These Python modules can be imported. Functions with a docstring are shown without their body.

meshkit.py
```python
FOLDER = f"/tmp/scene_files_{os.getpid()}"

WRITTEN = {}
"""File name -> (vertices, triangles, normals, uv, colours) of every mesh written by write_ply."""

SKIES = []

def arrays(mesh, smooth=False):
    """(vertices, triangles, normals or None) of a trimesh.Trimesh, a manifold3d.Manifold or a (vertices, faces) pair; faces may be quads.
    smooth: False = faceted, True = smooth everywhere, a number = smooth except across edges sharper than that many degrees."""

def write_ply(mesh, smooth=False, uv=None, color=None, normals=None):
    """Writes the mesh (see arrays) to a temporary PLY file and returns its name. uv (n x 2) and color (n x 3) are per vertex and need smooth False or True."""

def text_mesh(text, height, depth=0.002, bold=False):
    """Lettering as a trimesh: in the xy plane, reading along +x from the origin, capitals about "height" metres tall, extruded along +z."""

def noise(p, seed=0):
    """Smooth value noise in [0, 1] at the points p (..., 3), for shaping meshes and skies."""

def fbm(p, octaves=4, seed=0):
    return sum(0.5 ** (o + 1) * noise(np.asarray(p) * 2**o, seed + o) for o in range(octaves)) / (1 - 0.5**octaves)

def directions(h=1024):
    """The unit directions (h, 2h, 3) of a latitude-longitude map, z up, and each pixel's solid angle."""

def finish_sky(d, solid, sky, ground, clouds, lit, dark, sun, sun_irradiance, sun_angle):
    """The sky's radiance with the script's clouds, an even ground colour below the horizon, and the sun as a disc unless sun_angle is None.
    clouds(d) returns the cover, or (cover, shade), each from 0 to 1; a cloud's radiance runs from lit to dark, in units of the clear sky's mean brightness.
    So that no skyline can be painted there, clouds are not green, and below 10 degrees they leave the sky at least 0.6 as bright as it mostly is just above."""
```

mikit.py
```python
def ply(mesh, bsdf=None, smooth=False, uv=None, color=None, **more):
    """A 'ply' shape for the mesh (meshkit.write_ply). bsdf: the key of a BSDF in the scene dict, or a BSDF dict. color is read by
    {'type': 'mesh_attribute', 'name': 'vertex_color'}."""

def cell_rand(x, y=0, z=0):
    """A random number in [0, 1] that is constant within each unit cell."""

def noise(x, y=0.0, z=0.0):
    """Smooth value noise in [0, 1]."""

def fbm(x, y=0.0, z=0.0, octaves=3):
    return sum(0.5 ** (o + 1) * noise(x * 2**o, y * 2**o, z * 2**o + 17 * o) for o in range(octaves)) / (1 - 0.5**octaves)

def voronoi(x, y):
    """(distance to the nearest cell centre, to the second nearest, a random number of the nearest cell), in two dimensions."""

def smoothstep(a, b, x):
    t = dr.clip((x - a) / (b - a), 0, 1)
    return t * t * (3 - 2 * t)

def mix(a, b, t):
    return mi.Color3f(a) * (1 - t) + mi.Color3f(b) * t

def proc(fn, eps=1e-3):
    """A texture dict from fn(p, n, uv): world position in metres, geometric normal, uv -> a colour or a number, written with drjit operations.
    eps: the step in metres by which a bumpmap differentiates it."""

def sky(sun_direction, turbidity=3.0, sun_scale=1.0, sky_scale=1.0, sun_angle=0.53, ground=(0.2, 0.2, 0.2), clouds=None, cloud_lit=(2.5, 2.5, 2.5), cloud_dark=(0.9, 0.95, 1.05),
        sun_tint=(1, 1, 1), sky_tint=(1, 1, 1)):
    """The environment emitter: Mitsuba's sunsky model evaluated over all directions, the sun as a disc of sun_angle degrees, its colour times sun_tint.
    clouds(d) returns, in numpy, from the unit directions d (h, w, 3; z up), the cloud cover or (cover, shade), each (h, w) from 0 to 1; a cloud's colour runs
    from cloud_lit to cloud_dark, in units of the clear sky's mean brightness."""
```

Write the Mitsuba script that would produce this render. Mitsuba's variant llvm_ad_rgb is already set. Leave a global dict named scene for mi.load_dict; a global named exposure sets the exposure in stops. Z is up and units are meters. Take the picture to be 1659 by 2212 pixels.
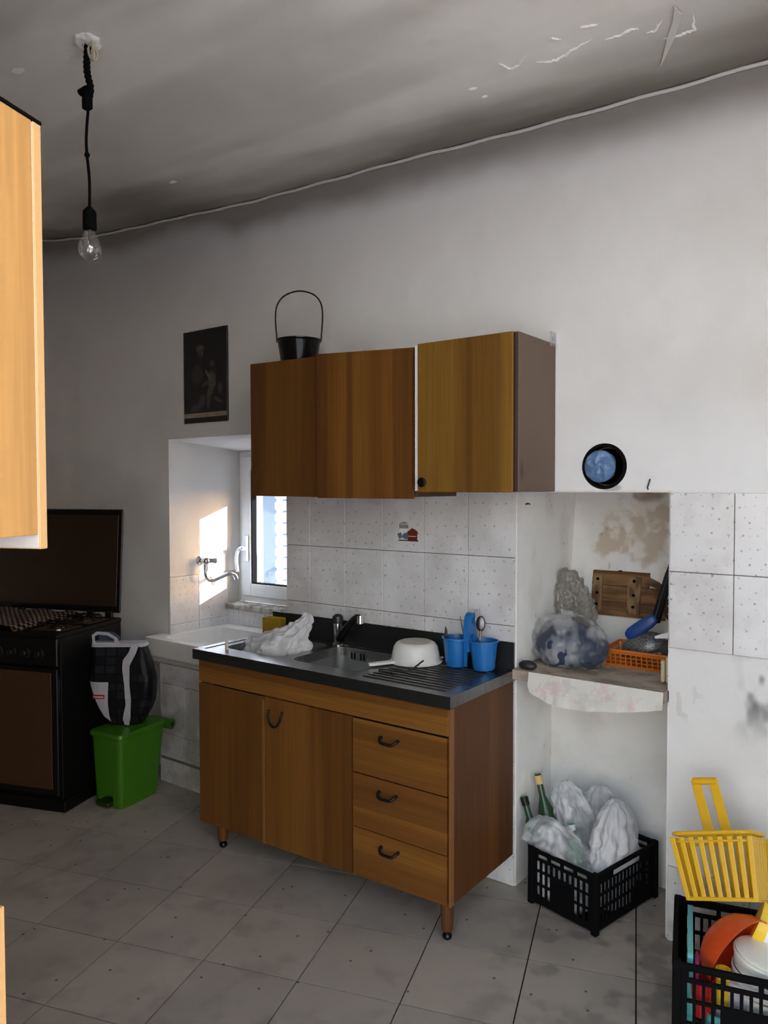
import math, random
import numpy as np, trimesh, manifold3d as m3
import mitsuba as mi, drjit as dr
import mikit, meshkit
from mikit import proc, noise, fbm, voronoi, smoothstep, mix, cell_rand
from shapely.geometry import Polygon, box as sbox
from shapely.ops import unary_union
random.seed(7); rng = np.random.default_rng(7)
T = mi.ScalarTransform4f
scene, labels = {}, {}

# ---------------------------------------------------------------- camera, sky, exposure
W, H, FOC = 1659, 2212, 1645.61
YAW, PITCH, ROLL = 0.636883, 0.0328119, -0.0024208
CAM = np.array([2.25349, -2.50821, 1.47217])
_f = np.array([-math.sin(YAW) * math.cos(PITCH), math.cos(YAW) * math.cos(PITCH), -math.sin(PITCH)])
_r = np.array([math.cos(YAW), math.sin(YAW), 0.0]); _u = np.cross(_r, _f)
_up = -_r * math.sin(ROLL) + _u * math.cos(ROLL)
scene['camera'] = {'type': 'perspective', 'fov': math.degrees(2 * math.atan(W / 2 / FOC)), 'fov_axis': 'x', 'near_clip': 0.05,
                   'to_world': T().look_at(origin=CAM.tolist(), target=(CAM + _f).tolist(), up=_up.tolist())}
scene['sky'] = mikit.sky((1.4, 1.0, 0.36), turbidity=4.0, sun_scale=0.42, sky_scale=1.0, ground=(0.79, 0.74, 0.69), sky_tint=(1.0, 0.795, 0.735), sun_tint=(0.58, 1.25, 4.3))
exposure = 5.62

# ---------------------------------------------------------------- materials
def lin(r, g, b):
    f = lambda c: (c / 255 / 12.92) if c / 255 <= 0.04045 else ((c / 255 + 0.055) / 1.055) ** 2.4
    return [f(r), f(g), f(b)]
def rgb(c): return {'type': 'rgb', 'value': [float(x) for x in c]}
def mat(name, color, rough=0.5, metallic=0.0, spec=0.5, coat=0.0, bump=None, bump_scale=1.0, **kw):
    d = {'type': 'principled', 'base_color': proc(color) if callable(color) else rgb(color), 'roughness': rough, 'metallic': metallic, 'specular': spec, **kw}
    if coat: d['clearcoat'] = coat; d['clearcoat_gloss'] = 0.8
    if bump is not None: d = {'type': 'bumpmap', 'arbitrary': proc(bump, eps=2e-3), 'scale': bump_scale, 'bsdf': d}
    scene[name] = {'type': 'twosided', 'bsdf': d}
    return name
def C(*c): return mi.Color3f(*[float(x) for x in c])

CZX = [-2.5, -2.11, -1.63, -0.31, 0.404, 1.14, 1.807, 3.1]
CZZ = [3.02, 2.956, 2.885, 2.794, 2.773, 2.738, 2.724, 2.70]
def cz(x): return np.interp(x, CZX, CZZ)
def cz_dr(x): return 2.765 - 0.043 * (x - 0.4) + 0.012 * dr.square(dr.minimum(x - 0.4, 0))

def f_wall(p, n, uv):
    d = cz_dr(p.x) - p.z
    w = fbm(p.x * 2.2, p.z * 2.2, p.y * 2.2, 4)
    base = mix((0.70, 0.695, 0.69), (0.62, 0.61, 0.595), smoothstep(0.35, 0.75, w))
    soot = smoothstep(0.17, -0.01, d + (w - 0.5) * 0.14) * 0.74
    soot = soot + smoothstep(0.60, 0.05, d + (w - 0.5) * 0.4) * 0.15
    left = smoothstep(0.55, -1.35, p.x + (w - 0.5) * 0.9) * smoothstep(0.6, 1.9, p.z + (w - 0.5)) * 0.20  # stove soot, partly light falloff to the left put into the colour
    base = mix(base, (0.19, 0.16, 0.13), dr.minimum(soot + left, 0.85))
    base = mix(base, (0.30, 0.285, 0.27), smoothstep(1.0, 0.5, dr.sqrt(dr.square((p.x - 1.345) / 0.035) + dr.square((p.z - 1.468) / 0.012)) + (w - 0.5) * 1.5) * 0.7)
    # damp, mould and yellowing on the right-hand part
    m = smoothstep(0.085, 0.0, dr.abs(p.x - 1.82 + (w - 0.5) * 0.12) - 0.02) * smoothstep(0.20, 0.02, dr.abs(p.z - 0.86)) * smoothstep(0.35, 0.6, fbm(p.x * 16, p.z * 9, 3.0, 3))
    base = mix(base, (0.05, 0.045, 0.05), m * 0.85)
    y = smoothstep(0.3, 0.0, dr.abs(p.x - 1.95)) * smoothstep(0.3, 0.05, dr.abs(p.z - 1.75)) * 0.35
    base = mix(base, (0.52, 0.44, 0.36), y * smoothstep(0.3, 0.6, w))
    specks = smoothstep(0.80, 0.86, noise(p.x * 42, p.z * 42, 9.0)) * smoothstep(0.62, 0.72, noise(p.x * 5, p.z * 5, 4.0))
    low = smoothstep(1.0, 0.7, p.z)
    return mix(base, (0.22, 0.20, 0.18), specks * low * 0.25)
def f_wallb(p, n, uv): return noise(p.x * 8, p.z * 8, p.y * 8) * 0.004 + noise(p.x * 28, p.z * 28, p.y * 28) * 0.0012
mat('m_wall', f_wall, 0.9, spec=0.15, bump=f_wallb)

def f_ceil(p, n, uv):
    w = fbm(p.x * 1.1, p.y * 3.0, 1.0, 4); w2 = fbm(p.x * 0.7 + 5, p.y * 5.0, 2.0, 3)
    base = mix((0.80, 0.765, 0.69), (0.67, 0.635, 0.565), smoothstep(0.4, 0.65, w2))
    d = -p.y
    s = smoothstep(0.50, 0.0, d + (w - 0.5) * 0.45)
    base = mix(base, (0.09, 0.074, 0.055), s * 0.80)
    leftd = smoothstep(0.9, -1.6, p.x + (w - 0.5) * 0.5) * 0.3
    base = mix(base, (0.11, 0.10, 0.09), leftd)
    rd = smoothstep(1.5, 2.0, p.x + (w - 0.5) * 0.6) * smoothstep(0.9, 0.2, d) * 0.5
    return mix(base, (0.13, 0.105, 0.08), rd)
def f_ceilb(p, n, uv): return noise(p.x * 6, p.y * 11) * 0.006 + noise(p.x * 24, p.y * 30) * 0.0016
mat('m_ceiling', f_ceil, 0.9, spec=0.1, bump=f_ceilb)
mat('m_bead', (0.62, 0.59, 0.54), 0.8, spec=0.2)
mat('m_patch', (0.60, 0.57, 0.51), 0.9, spec=0.1)
mat('m_flake', (0.85, 0.82, 0.76), 0.85, spec=0.1)

def f_niche(p, n, uv):
    w = fbm(p.x * 7, p.z * 7, p.y * 7, 4); w2 = fbm(p.x * 22, p.z * 22, p.y * 22, 3)
    base = mix((0.74, 0.735, 0.72), (0.66, 0.65, 0.62), smoothstep(0.4, 0.7, w))
    def blob(cx, cz_, rx, rz):
        return smoothstep(1.0, 0.45, dr.sqrt(dr.square((p.x - cx) / rx) + dr.square((p.z - cz_) / rz)) + (w - 0.5) * 1.2 + (w2 - 0.5) * 1.0)
    on = dr.select(p.y > 0.36, mi.Float(1), mi.Float(0))
    s = dr.maximum(blob(1.30, 1.37, 0.13, 0.16), dr.maximum(blob(1.17, 1.26, 0.11, 0.13), blob(1.30, 1.24, 0.09, 0.10))) * on
    base = mix(base, mix((0.46, 0.37, 0.27), (0.68, 0.63, 0.56), smoothstep(0.40, 0.62, w2)), s * 0.75)
    s2 = blob(1.30, 1.44, 0.10, 0.04) * on
    base = mix(base, (0.22, 0.15, 0.10), s2 * 0.7 * smoothstep(0.4, 0.6, w2))
    run = smoothstep(0.55, 0.75, noise(p.x * 38, 3.0)) * smoothstep(1.2, 1.1, p.z) * smoothstep(0.95, 1.15, p.z) * on
    base = mix(base, (0.62, 0.55, 0.44), run * 0.45)
    v1, v2, v3 = voronoi(p.x * 46, p.z * 46)
    crack = smoothstep(0.07, 0.02, v2 - v1) * smoothstep(0.06, 0.03, dr.abs(p.x - 1.41)) * smoothstep(0.12, 0.03, dr.abs(p.z - 1.18)) * on
    base = mix(base, (0.30, 0.25, 0.19), crack * 0.5)
    lowdirt = smoothstep(0.16, 0.0, p.z + (w - 0.5) * 0.12) * 0.5
    base = mix(base, (0.33, 0.31, 0.28), lowdirt)
    sp = smoothstep(0.84, 0.88, noise(p.x * 50, p.z * 50, p.y * 50)) * smoothstep(0.55, 0.7, w)
    return mix(base, (0.25, 0.23, 0.2), sp * 0.5)
def f_nicheb(p, n, uv): return noise(p.x * 14, p.z * 14, p.y * 14) * 0.004
mat('m_niche', f_niche, 0.9, spec=0.15, bump=f_nicheb)

def dots(u, v):
    out = mi.Float(0)
    for s, r0, r1, seed, ring in ((0.042, 0.0029, 0.0039, 1, 1), (0.031, 0.0011, 0.0019, 5, 0)):
        a, b = u / s, v / s
        a = a + dr.select(cell_rand(dr.floor(b), 77) > 0.5, mi.Float(0.5), mi.Float(0))
        i, j = dr.floor(a), dr.floor(b)
        cx = 0.35 + 0.3 * cell_rand(i, j, seed); cy = 0.35 + 0.3 * cell_rand(i, j, seed + 1)
        rr = r0 + (r1 - r0) * cell_rand(i, j, seed + 2)
        d = dr.sqrt(dr.square(a - i - cx) + dr.square(b - j - cy)) * s
        k = smoothstep(rr * 1.2, rr * 0.8, d)
        if ring: k = k * (0.45 + 0.55 * smoothstep(rr * 0.25, rr * 0.7, d))
        out = dr.maximum(out, k * (0.35 + 0.65 * cell_rand(i, j, seed + 3)) * dr.select(cell_rand(i, j, seed + 9) > 0.25, mi.Float(1), mi.Float(0)))
    return out
def f_tile(p, n, uv):
    w = fbm(p.x * 6 + p.y * 6, p.z * 6, 1.0, 4); g = fbm((p.x + p.y) * 17, p.z * 17, 4.0, 3)
    base = mix((0.64, 0.635, 0.64), (0.54, 0.53, 0.53), smoothstep(0.35, 0.7, w))
    base = mix(base, (0.40, 0.37, 0.33), smoothstep(0.55, 0.8, g) * 0.18)
    base = mix(base, (0.27, 0.25, 0.22), smoothstep(0.5, 0.75, fbm((p.x + p.y) * 9, p.z * 9, 8.0, 3)) * smoothstep(0.75, 0.3, p.z) * 0.5)
    return mix(base, (0.085, 0.085, 0.095), dots(p.x + p.y, p.z) * 0.78)
mat('m_tile', f_tile, 0.22, spec=0.5)
mat('m_grout', (0.16, 0.145, 0.13), 0.95, spec=0.1)
mat('m_grout_light', (0.50, 0.48, 0.45), 0.95, spec=0.1)

def floor_color(k):
    a = ((0.345, 0.300, 0.252), (0.365, 0.315, 0.264), (0.33, 0.288, 0.245))[k]
    def f(p, n, uv):
        w = fbm(p.x * 4, p.y * 4, 1.0, 4); w2 = fbm(p.x * 13, p.y * 13, 2.0, 3)
        c = mix(a, (0.25, 0.222, 0.195), smoothstep(0.40, 0.75, w) * 0.6)
        c = mix(c, (0.19, 0.168, 0.148), smoothstep(0.5, 0.85, w2) * 0.4)
        v1, v2, v3 = voronoi(p.x * 9, p.y * 9)
        c = mix(c, (0.05, 0.045, 0.04), smoothstep(0.05, 0.03, v1) * dr.select(v3 > 0.7, mi.Float(1), mi.Float(0)) * 0.8)
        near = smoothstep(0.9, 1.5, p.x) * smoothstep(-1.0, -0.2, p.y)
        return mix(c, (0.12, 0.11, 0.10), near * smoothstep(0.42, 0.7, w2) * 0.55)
    return f
for k in range(3): mat('m_floor_%d' % k, floor_color(k), 0.42, spec=0.4)
mat('m_floor_grout', (0.022, 0.019, 0.017), 0.95, spec=0.1)

def wood(c1, c2, c3, axis, scale=1.0, seed=0.0, gain=0.42):
    def f(p, n, uv):
        h = p.x + p.y * 0.97
        u, v = (h, p.z) if axis == 'v' else (p.z, h)
        s = fbm(u * 13 * scale + seed, v * 0.55, seed, 3); fine = fbm(u * 190, v * 5, seed + 3, 2)
        st = smoothstep(0.62, 0.70, noise(u * 24 * scale + seed * 3, v * 0.4, seed))
        c = mix(c1, c2, smoothstep(0.32, 0.68, s)); c = mix(c, c3, st * 0.6)
        return c * (0.86 + 0.28 * fine) * gain
    return f
W1, W2, W3 = (0.36, 0.145, 0.026), (0.245, 0.088, 0.016), (0.16, 0.055, 0.012)
mat('m_wood_v', wood(W1, W2, W3, 'v', 1.0, 0.0, 0.46), 0.42, spec=0.35)
mat('m_wood_v2', wood((0.33, 0.125, 0.023), (0.25, 0.09, 0.017), (0.19, 0.065, 0.014), 'v', 0.7, 4.0, 0.40), 0.42, spec=0.35)
mat('m_wood_v3', wood((0.42, 0.21, 0.03), (0.30, 0.135, 0.02), (0.2, 0.085, 0.016), 'v', 0.8, 9.0, 0.44), 0.42, spec=0.35)
mat('m_wood_h', wood((0.34, 0.14, 0.025), (0.25, 0.093, 0.017), (0.17, 0.06, 0.012), 'h', 1.0, 2.0, 0.56), 0.42, spec=0.35)
mat('m_wood_side', wood((0.27, 0.105, 0.03), (0.22, 0.082, 0.024), (0.18, 0.065, 0.02), 'v', 0.5, 6.0), 0.5, spec=0.3)
mat('m_wood_edge', (0.19, 0.083, 0.028), 0.5, spec=0.3)
def f_greyside(p, n, uv):
    w = fbm(p.y * 5, p.z * 2, 1.0, 3)
    c = mix((0.135, 0.088, 0.062), (0.115, 0.074, 0.052), w)
    b = smoothstep(0.03, 0.0, dr.sqrt(dr.square((p.y + 0.262) * 1.5) + dr.square((p.z - 1.525) * 0.6)) - 0.004)
    return mix(c, (0.06, 0.04, 0.03), b * 0.7)
mat('m_brown_side', f_greyside, 0.5, spec=0.3)
mat('m_wood_pale', wood((0.62, 0.36, 0.13), (0.56, 0.315, 0.11), (0.50, 0.27, 0.09), 'v', 1.3, 12.0, 0.95), 0.45, spec=0.35)
mat('m_wood_pale_edge', (0.66, 0.42, 0.19), 0.45, spec=0.35)
mat('m_laminate', (0.75, 0.74, 0.74), 0.4)
mat('m_carcass', (0.07, 0.03, 0.014), 0.6)
mat('m_redbrown', (0.022, 0.006, 0.004), 0.5)

def f_steel2(p, n, uv): return mix((0.62, 0.62, 0.61), (0.48, 0.48, 0.47), fbm(p.x * 30, p.y * 30, p.z * 6, 3))
def f_steel(p, n, uv): return mix((0.30, 0.30, 0.30), (0.20, 0.20, 0.20), fbm(p.x * 4, p.y * 60, p.z * 8, 3))
mat('m_steel', f_steel, 0.30, metallic=1.0)
mat('m_steel_bowl_lit', f_steel2, 0.36, metallic=1.0)  # paler copy of the steel, so the bowls look lit
mat('m_steel_dull', (0.055, 0.06, 0.06), 0.42, metallic=0.9)
mat('m_chrome', (0.75, 0.75, 0.76), 0.10, metallic=1.0)
mat('m_cutlery', (0.12, 0.12, 0.125), 0.25, metallic=1.0)
mat('m_black', (0.006, 0.006, 0.006), 0.4, spec=0.3)
mat('m_black_matte', (0.003, 0.003, 0.0035), 0.8, spec=0.08)
mat('m_black_gloss', (0.004, 0.004, 0.004), 0.15, spec=0.3)
mat('m_enamel_black', (0.004, 0.004, 0.004), 0.5, spec=0.12)
mat('m_white_plastic', (0.72, 0.72, 0.73), 0.35)
mat('m_pvc', (0.74, 0.76, 0.74), 0.35)
mat('m_ceramic', (0.72, 0.71, 0.68), 0.14, coat=0.4)
mat('m_concrete', lambda p, n, uv: mix((0.52, 0.51, 0.48), (0.36, 0.34, 0.31), fbm(p.x * 14, p.z * 14, p.y * 14, 3)), 0.9, spec=0.1)
mat('m_stone', lambda p, n, uv: mix((0.50, 0.48, 0.44), (0.22, 0.19, 0.15), smoothstep(0.35, 0.7, fbm(p.x * 20, p.z * 20, p.y * 20, 3))), 0.8, spec=0.2)
mat('m_shelf', lambda p, n, uv: mix((0.36, 0.30, 0.24), (0.19, 0.155, 0.12), smoothstep(0.35, 0.7, fbm(p.x * 12, p.z * 12, p.y * 12, 4))), 0.85, spec=0.15)
mat('m_outside', (0.52, 0.52, 0.52), 0.9, spec=0.1)
mat('m_outside_blue_shade', (0.17, 0.23, 0.30), 0.9, spec=0.1)  # blue of skylit shade is put into this wall colour
mat('m_ground', (0.38, 0.36, 0.33), 0.9, spec=0.1)
mat('m_green', (0.034, 0.135, 0.004), 0.33)
mat('m_green_dark', (0.006, 0.03, 0.003), 0.45)
mat('m_blue', (0.010, 0.125, 0.38), 0.32)
mat('m_blue_dark', (0.008, 0.045, 0.20), 0.4)
mat('m_yellow', (0.62, 0.36, 0.008), 0.35)
mat('m_yellow_lid', (0.82, 0.55, 0.03), 0.35)
mat('m_sponge', lambda p, n, uv: mix((0.40, 0.26, 0.025), (0.27, 0.17, 0.015), fbm(p.x * 160, p.y * 160, p.z * 160, 2)), 0.95, spec=0.1)
mat('m_potwhite', (0.66, 0.655, 0.62), 0.33)
mat('m_pot_base', (0.42, 0.38, 0.31), 0.5)
mat('m_orange', (0.50, 0.055, 0.008), 0.35)
mat('m_orange_basket', (0.50, 0.125, 0.012), 0.4)
mat('m_teal', (0.10, 0.42, 0.42), 0.4)
mat('m_tub', (0.70, 0.72, 0.63), 0.4)
mat('m_pink', (0.50, 0.03, 0.16), 0.4)
mat('m_red', (0.45, 0.02, 0.02), 0.4)
mat('m_lilac', (0.55, 0.5, 0.58), 0.5)
mat('m_brownplastic', (0.045, 0.022, 0.012), 0.4)
mat('m_beige', (0.55, 0.48, 0.34), 0.6)
mat('m_cork', (0.60, 0.42, 0.20), 0.8)
mat('m_dark_object', (0.016, 0.018, 0.016), 0.5)
mat('m_oven', (0.048, 0.022, 0.007), 0.35, coat=0.0)
mat('m_lid_glass', (0.018, 0.009, 0.003), 0.22)
mat('m_hob', (0.05, 0.024, 0.010), 0.3)
mat('m_grey_dim', (0.05, 0.05, 0.05), 0.4)
def f_board(p, n, uv):
    s = fbm(p.x * 4, p.z * 55, 2.0, 3); w = fbm(p.x * 12, p.z * 12, 5.0, 3)
    c = mix((0.20, 0.105, 0.045), (0.10, 0.05, 0.022), smoothstep(0.3, 0.7, s))
    return mix(c, (0.04, 0.022, 0.012), smoothstep(0.5, 0.8, w) * 0.7)
mat('m_board', f_board, 0.7, spec=0.2)
mat('m_batten', lambda p, n, uv: mix((0.24, 0.15, 0.07), (0.11, 0.06, 0.03), smoothstep(0.35, 0.7, fbm(p.x * 50, p.z * 18, 1.0, 3))), 0.7, spec=0.2)
def f_towel(p, n, uv):
    a = (p.x * 0.94 + p.y * 0.34) / 0.030; b = (-p.x * 0.34 + p.y * 0.94) / 0.030
    k = dr.select((a - dr.floor(a) < 0.5) ^ (b - dr.floor(b) < 0.5), mi.Float(1), mi.Float(0))
    return mix((0.010, 0.006, 0.004), (0.13, 0.105, 0.085), k)
mat('m_towel', f_towel, 0.95, spec=0.05)
def f_cloth(p, n, uv):
    w = fbm(p.x * 14, p.z * 14, 1.0, 3)
    c = mix((0.66, 0.65, 0.60), (0.56, 0.55, 0.50), w)
    for (cx, cz_, r) in ((1.17, 0.775, 0.045), (1.115, 0.757, 0.022), (1.33, 0.79, 0.035), (1.36, 0.77, 0.02), (1.44, 0.765, 0.022), (1.40, 0.75, 0.015), (1.25, 0.735, 0.012)):
        d = dr.sqrt(dr.square(p.x - cx) + dr.square(p.z - cz_)) / r
        c = mix(c, (0.60, 0.42, 0.44), smoothstep(1.0, 0.4, d + (fbm(p.x * 90, p.z * 90, 2.0, 2) - 0.5) * 2.4) * 0.45)
    return mix(c, (0.45, 0.45, 0.40), smoothstep(0.72, 0.85, noise(p.x * 60, p.z * 60, 8.0)) * 0.4)
mat('m_cloth', f_cloth, 0.95, spec=0.05)
def f_shopping(p, n, uv):
    a = (p.x * 0.8 + p.y * 0.6) / 0.052; b = p.z / 0.04
    r = cell_rand(dr.floor(a), dr.floor(b), 3)
    fx = a - dr.floor(a); fz = b - dr.floor(b)
    line = smoothstep(0.12, 0.05, dr.minimum(dr.minimum(fx, 1 - fx), dr.minimum(fz, 1 - fz)))
    c = mix((0.004, 0.005, 0.007), (0.012, 0.013, 0.017), smoothstep(0.4, 1.0, r))
    return mix(c, (0.003, 0.003, 0.004), line)
mat('m_shopping', f_shopping, 0.45, spec=0.18)
mat('m_bag_white', (0.36, 0.36, 0.40), 0.45)
mat('m_bag_handle_shade', (0.035, 0.05, 0.09), 0.5)
mat('m_labelred', (0.35, 0.02, 0.03), 0.5)
mat('m_denim', lambda p, n, uv: mix((0.022, 0.034, 0.065), (0.06, 0.075, 0.12), fbm(p.x * 16, p.y * 16, p.z * 16, 3)), 0.9, spec=0.1)
mat('m_bluebag', lambda p, n, uv: mix((0.07, 0.14, 0.29), (0.13, 0.22, 0.38), fbm(p.x * 26, p.y * 26, p.z * 26, 3)), 0.35)
def thin(name, color, spec_trans, diff_trans, rough=0.3):
    scene[name] = {'type': 'principledthin', 'base_color': rgb(color), 'roughness': rough, 'spec_trans': spec_trans, 'diff_trans': diff_trans, 'eta': 1.35, 'spec_tint': 0.0}
    return name
def film(name, color, opacity, rough=0.25, var=0.25):
    def cover(p, n, uv):
        w = fbm(p.x * 15 + p.z * 9, p.y * 15, p.z * 9 - p.x * 6, 3)
        return dr.clip(opacity + var * (smoothstep(0.40, 0.68, w) * 1.3 - 0.45), 0.04, 1.0)
    scene[name] = {'type': 'blendbsdf', 'weight': proc(cover), 'a': {'type': 'thindielectric', 'int_ior': 1.4},
                   'b': {'type': 'twosided', 'bsdf': {'type': 'principled', 'base_color': rgb(color), 'roughness': rough, 'specular': 0.6}}}
    return name
thin('m_poly_white', (0.80, 0.80, 0.82), 0.05, 0.6, 0.35)
film('m_poly_clear', (0.60, 0.61, 0.64), 0.13, 0.16, 0.32)
film('m_poly_mid', (0.66, 0.68, 0.70), 0.42, 0.22, 0.35)
film('m_poly_smoke', (0.27, 0.25, 0.215), 0.55, 0.22, 0.25)
scene['m_glass'] = {'type': 'thindielectric', 'int_ior': 1.5}
scene['m_bulb'] = {'type': 'thindielectric', 'int_ior': 1.9}
scene['m_bottle'] = {'type': 'twosided', 'bsdf': {'type': 'principled', 'base_color': rgb((0.02, 0.06, 0.025)), 'roughness': 0.1}}
mat('m_green_glass', (0.05, 0.22, 0.12), 0.15)
mat('m_wire_mesh', (0.16, 0.16, 0.16), 0.4, metallic=0.7)

# ---------------------------------------------------------------- mesh helpers
def box(x0, x1, y0, y1, z0, z1, b=0.002):
    b = min(b, 0.45 * min(x1 - x0, y1 - y0, z1 - z0))
    if b <= 0:
        m = trimesh.creation.box((x1 - x0, y1 - y0, z1 - z0)); m.apply_translation(((x0 + x1) / 2, (y0 + y1) / 2, (z0 + z1) / 2)); return m
    pts = []
    for x, sx in ((x0, 1), (x1, -1)):
        for y, sy in ((y0, 1), (y1, -1)):
            for z, sz in ((z0, 1), (z1, -1)):
                pts += [(x, y + sy * b, z + sz * b), (x + sx * b, y, z + sz * b), (x + sx * b, y + sy * b, z)]
    return trimesh.convex.convex_hull(np.array(pts))
def cat(*ms):
    out = []
    for m in ms: out += list(m) if isinstance(m, (list, tuple)) else [m]
    return trimesh.util.concatenate(out)
def man(m): return m3.Manifold(m3.Mesh(np.asarray(m.vertices, np.float32), np.asarray(m.faces, np.uint32)))
def unman(M):
    m = M.to_mesh(); return trimesh.Trimesh(m.vert_properties[:, :3], m.tri_verts, process=False)
def hullpts(p): return m3.Manifold.hull_points(np.asarray(p, np.float32))
def mbox(x0, x1, y0, y1, z0, z1): return m3.Manifold.cube((x1 - x0, y1 - y0, z1 - z0)).translate((x0, y0, z0))
def rbox(x0, x1, y0, y1, z0, z1, r, n=24):
    """A box with rounded vertical edges (radius r) and rounded lower edges."""
    s = []
    for x in (x0 + r, x1 - r):
        for y in (y0 + r, y1 - r):
            s.append(m3.Manifold.cylinder(0.001, r, r, n).translate((x, y, z1 - 0.001)))
            s.append(m3.Manifold.sphere(r, n).translate((x, y, z0 + r)))
    return m3.Manifold.batch_hull(s)
def tube(pts, rad, n=10, closed=False):
    P = np.asarray(pts, float); R = np.full(len(P), rad) if np.isscalar(rad) else np.asarray(rad, float)
    k = len(P); V = []
    t = np.gradient(P, axis=0) if not closed else (np.roll(P, -1, 0) - np.roll(P, 1, 0))
    t /= np.linalg.norm(t, axis=1, keepdims=True) + 1e-12
    ref = np.array([0, 0, 1.0]) if abs(t[0][2]) < 0.9 else np.array([1.0, 0, 0])
    a = np.cross(t[0], ref); a /= np.linalg.norm(a)
    ang = np.arange(n) / n * 2 * np.pi
    for i in range(k):
        a = a - t[i] * (a @ t[i]); a /= np.linalg.norm(a); b = np.cross(t[i], a)
        V.append(P[i] + R[i] * (np.cos(ang)[:, None] * a + np.sin(ang)[:, None] * b))
    V = np.vstack(V); F = []
    for i in range(k if closed else k - 1):
        j = (i + 1) % k
        for q in range(n):
            q2 = (q + 1) % n
            F += [(i * n + q, i * n + q2, j * n + q2), (i * n + q, j * n + q2, j * n + q)]
    if not closed:
        V = np.vstack([V, P[0], P[-1]]); c0, c1 = len(V) - 2, len(V) - 1
        for q in range(n):
            q2 = (q + 1) % n
            F += [(c0, q2, q), (c1, (k - 1) * n + q, (k - 1) * n + q2)]
    return trimesh.Trimesh(V, F, process=False)
def spline(pts, n=40):
    from scipy.interpolate import CubicSpline
    P = np.asarray(pts, float); d = np.r_[0, np.cumsum(np.linalg.norm(np.diff(P, axis=0), axis=1))]
    return CubicSpline(d, P)(np.linspace(0, d[-1], n))
def lathe(profile, n=40, at=(0, 0, 0)):
    m = trimesh.creation.revolve(np.asarray(profile, float), sections=n); m.apply_translation(at); return m
def cyl(p0, p1, r, n=20): return tube([p0, p1], r, n)
def ext(poly, h, x=None):
    polys = getattr(poly, 'geoms', [poly])
    return trimesh.util.concatenate([trimesh.creation.extrude_polygon(g, h, engine='earcut') for g in polys])
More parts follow.
